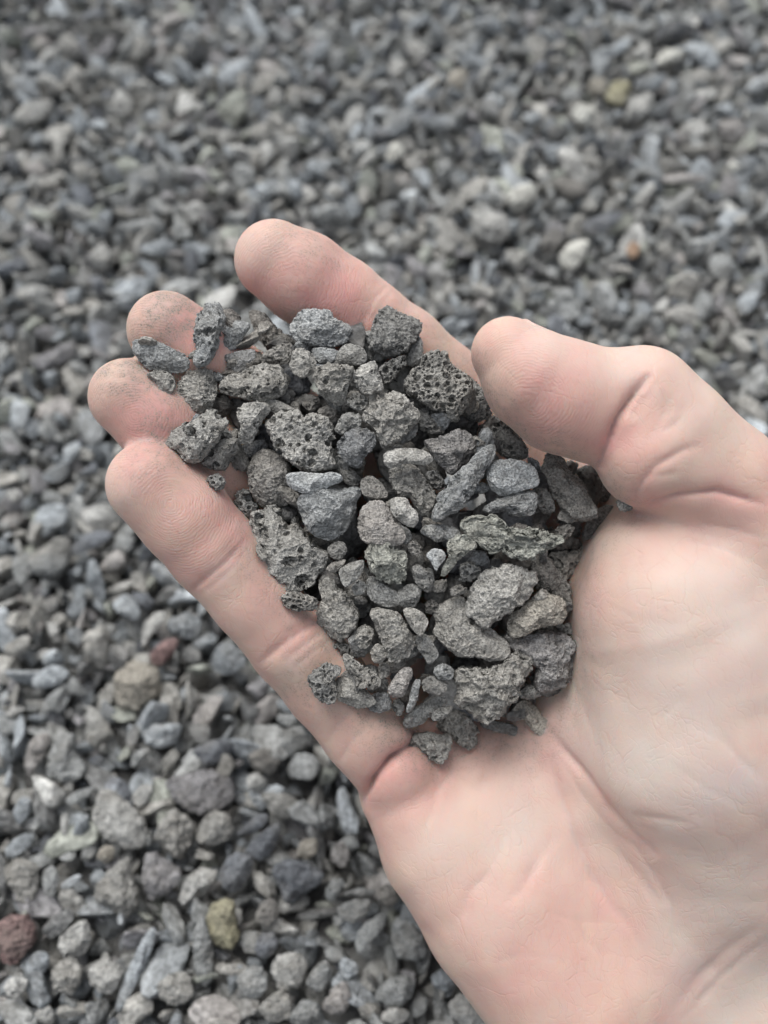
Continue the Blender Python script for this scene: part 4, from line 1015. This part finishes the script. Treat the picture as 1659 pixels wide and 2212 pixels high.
bed_rng = np.random.default_rng(23)
bed_done = []
for r_, pts, tone, kind in BED:
    poly = reg(r_, pts)
    c, R, area = radial(poly)
    mp = math.sqrt(area / math.pi)
    dep = ground_depth(c[1], 4.0)
    if kind == 'S': kind = 'R'
    o, c, mp = lay_stone('gravel_stone', poly, tone, kind, dep, level=5 if c[1] > 1250 else 4, jitter=.03)
    tag(o, bed_label(c[0], c[1], mp, tone, kind), 'stone', 'loose stones of the gravel bed')
    w = np.array(o.location) * 1000
    bed_done.append((w[0], w[1], mp * dep / FPX))
bd = np.array(bed_done)

# the rest: stones of every size strewn in two courses, the uppermost largest ones objects, the others one mass
bkinds = 'AAAFRAAK'
lod = {L: [stone_geo(*a) for a in []] for L in (2, 3, 4)}
shapes = []
for k in range(28):
    n = 8
    a = np.arange(n) * 2 * math.pi / n + bed_rng.uniform(-.25, .25, n)
    el = bed_rng.uniform(.55, .95)
    rr = bed_rng.uniform(.75, 1.15, n)
    shapes.append((np.stack([np.cos(a) * rr, np.sin(a) * rr * el], 1) * 4.0, bkinds[k % 8], int(bed_rng.integers(1 << 30))))
for L in (2, 3, 4):
    lod[L] = [(lambda g: (g[0] * .92 / np.linalg.norm(g[0], axis=1).mean(), g[1]))(stone_geo(p, kd, L, np.random.default_rng(sd))) for p, kd, sd in shapes]

def strew(spacing, zlo, zhi, x0, x1, y0, y1, keep, avoid, rlo, rhi):
    """stones at irregular spacing: x, y, z, radius (mm)"""
    out = []
    nx, ny = int((x1 - x0) / spacing), int((y1 - y0) / (spacing * .87))
    for j in range(ny):
        for i in range(nx):
            if bed_rng.random() > keep: continue
            x = x0 + (i + .5 * (j % 2) + bed_rng.uniform(-.38, .38)) * spacing
            y = y0 + (j + bed_rng.uniform(-.38, .38)) * spacing * .87
            out.append((x, y, bed_rng.uniform(zlo, zhi), rlo * (rhi / rlo) ** (bed_rng.random() ** 1.35)))
    a = np.array(out)
    if avoid:
        dd = np.hypot(a[:, None, 0] - bd[None, :, 0], a[:, None, 1] - bd[None, :, 1]) - bd[None, :, 2] * .92
        a = a[(dd > a[:, None, 3] * .35).all(1)]
    return a
X0, X1, Y0, Y1 = -190, 190, -55, 410
top = strew(5.5, -1.0, 2.4, X0, X1, Y0, Y1, .88, True, 2.0, 4.9)
low = strew(5.0, -5.2, -2.4, X0, X1, Y0, Y1, .96, False, 2.2, 4.0)
tones = 'wwwwgggggWWbbbbddmnBpG'
def pick_tone(): return tones[bed_rng.integers(len(tones))]

w3 = top[:, :3]
tpx, tpy, tpd = project(w3)
size_px = top[:, 3] / tpd * FPX
fines = strew(4.3, -2.8, .4, -135, 135, -25, 365, .6, False, 1.1, 2.5)
inside = (tpx > -10) & (tpx < FW + 10) & (tpy > -10) & (tpy < FH + 10)
hid = np.array([(skin[min(max(int(y / CELL) + 20, 0), GH - 1), min(max(int(x / CELL) + 20, 0), GW - 1)] < 1e8) if i else True for x, y, i in zip(tpx, tpy, inside)])
order = np.argsort(-(size_px * (inside & ~hid)))
n_ind = 300 - len(BED)
single = set(order[:n_ind].tolist())
bed_mesh = []
for v, f in lod[4]:
    me = mesh_of('gravel_stone', v / 1000.0, f); me.materials.append(MAT_STONE); bed_mesh.append(me)

def rand_rot():
    q = bed_rng.normal(size=4)
    return Matrix(np.array(__import__('mathutils').Quaternion(q / np.linalg.norm(q)).to_matrix()).tolist())
VV, FF, TT, off = [], [], [], 0
for course, arr in ((1, top), (0, low), (0, fines)):
    pxs, pys, _d = project(arr[:, :3])
    for k in range(len(arr)):
        x, y, z, r = arr[k]
        s = bed_rng.integers(28); tone = pick_tone()
        aniso = np.array([bed_rng.uniform(.95, 1.3), bed_rng.uniform(.78, 1.05), bed_rng.uniform(.6, .95)])
        rot = rand_rot(); jit = 1 + bed_rng.normal(0, .06)
        col = np.clip(np.array(TONE[tone]) * [1.16, 1.19, 1.215] * jit, .02, .8)
        if course and k in single:
            o = bpy.data.objects.new('gravel_stone', bed_mesh[s]); COL.objects.link(o)
            o.location = (x / 1000, y / 1000, z / 1000)
            o.rotation_euler = rot.to_euler()
            o.scale = r * aniso
            o.color = (*col, 1)
            tag(o, bed_label(tpx[k], tpy[k], size_px[k], tone, shapes[s][1]), 'stone', 'loose stones of the gravel bed')
            continue
        inn = -60 < pxs[k] < FW + 60 and -60 < pys[k] < FH + 60
        L = 3 if (course and inn and pys[k] > 900 and not (hid[k])) else 2
        v, f = lod[L][s]
        m = np.array(rot)
        vv = (v * r * aniso) @ m.T + [x, y, z]
        VV.append(vv); FF.append(f + off); off += len(v)
        TT.append(np.repeat(np.append(col, 1)[None], len(v), 0))
gv, gf, gt = np.concatenate(VV) / 1000, np.concatenate(FF), np.concatenate(TT)
gme = mesh_of('gravel', gv, gf, False)
gme.attributes.new('tone', 'FLOAT_COLOR', 'POINT').data.foreach_set('color', gt.astype(np.float32).ravel())
gr = obj_of('gravel', gme, mat=MAT_BED)
tag(gr, 'loose bed of small grey and beige stones below the hand', 'gravel', kind='stuff')

gm = bmesh.new()
bmesh.ops.create_grid(gm, x_segments=60, y_segments=60, size=25.0)
for vt in gm.verts:
    vt.co.z = -.0062 + .0012 * math.sin(vt.co.x * 91) * math.sin(vt.co.y * 77)
me = bpy.data.meshes.new('ground'); gm.to_mesh(me); gm.free()
gnd = obj_of('ground', me, (0, .15, 0), mat=ground_material())
tag(gnd, 'dark gritty ground under the gravel', kind='structure')
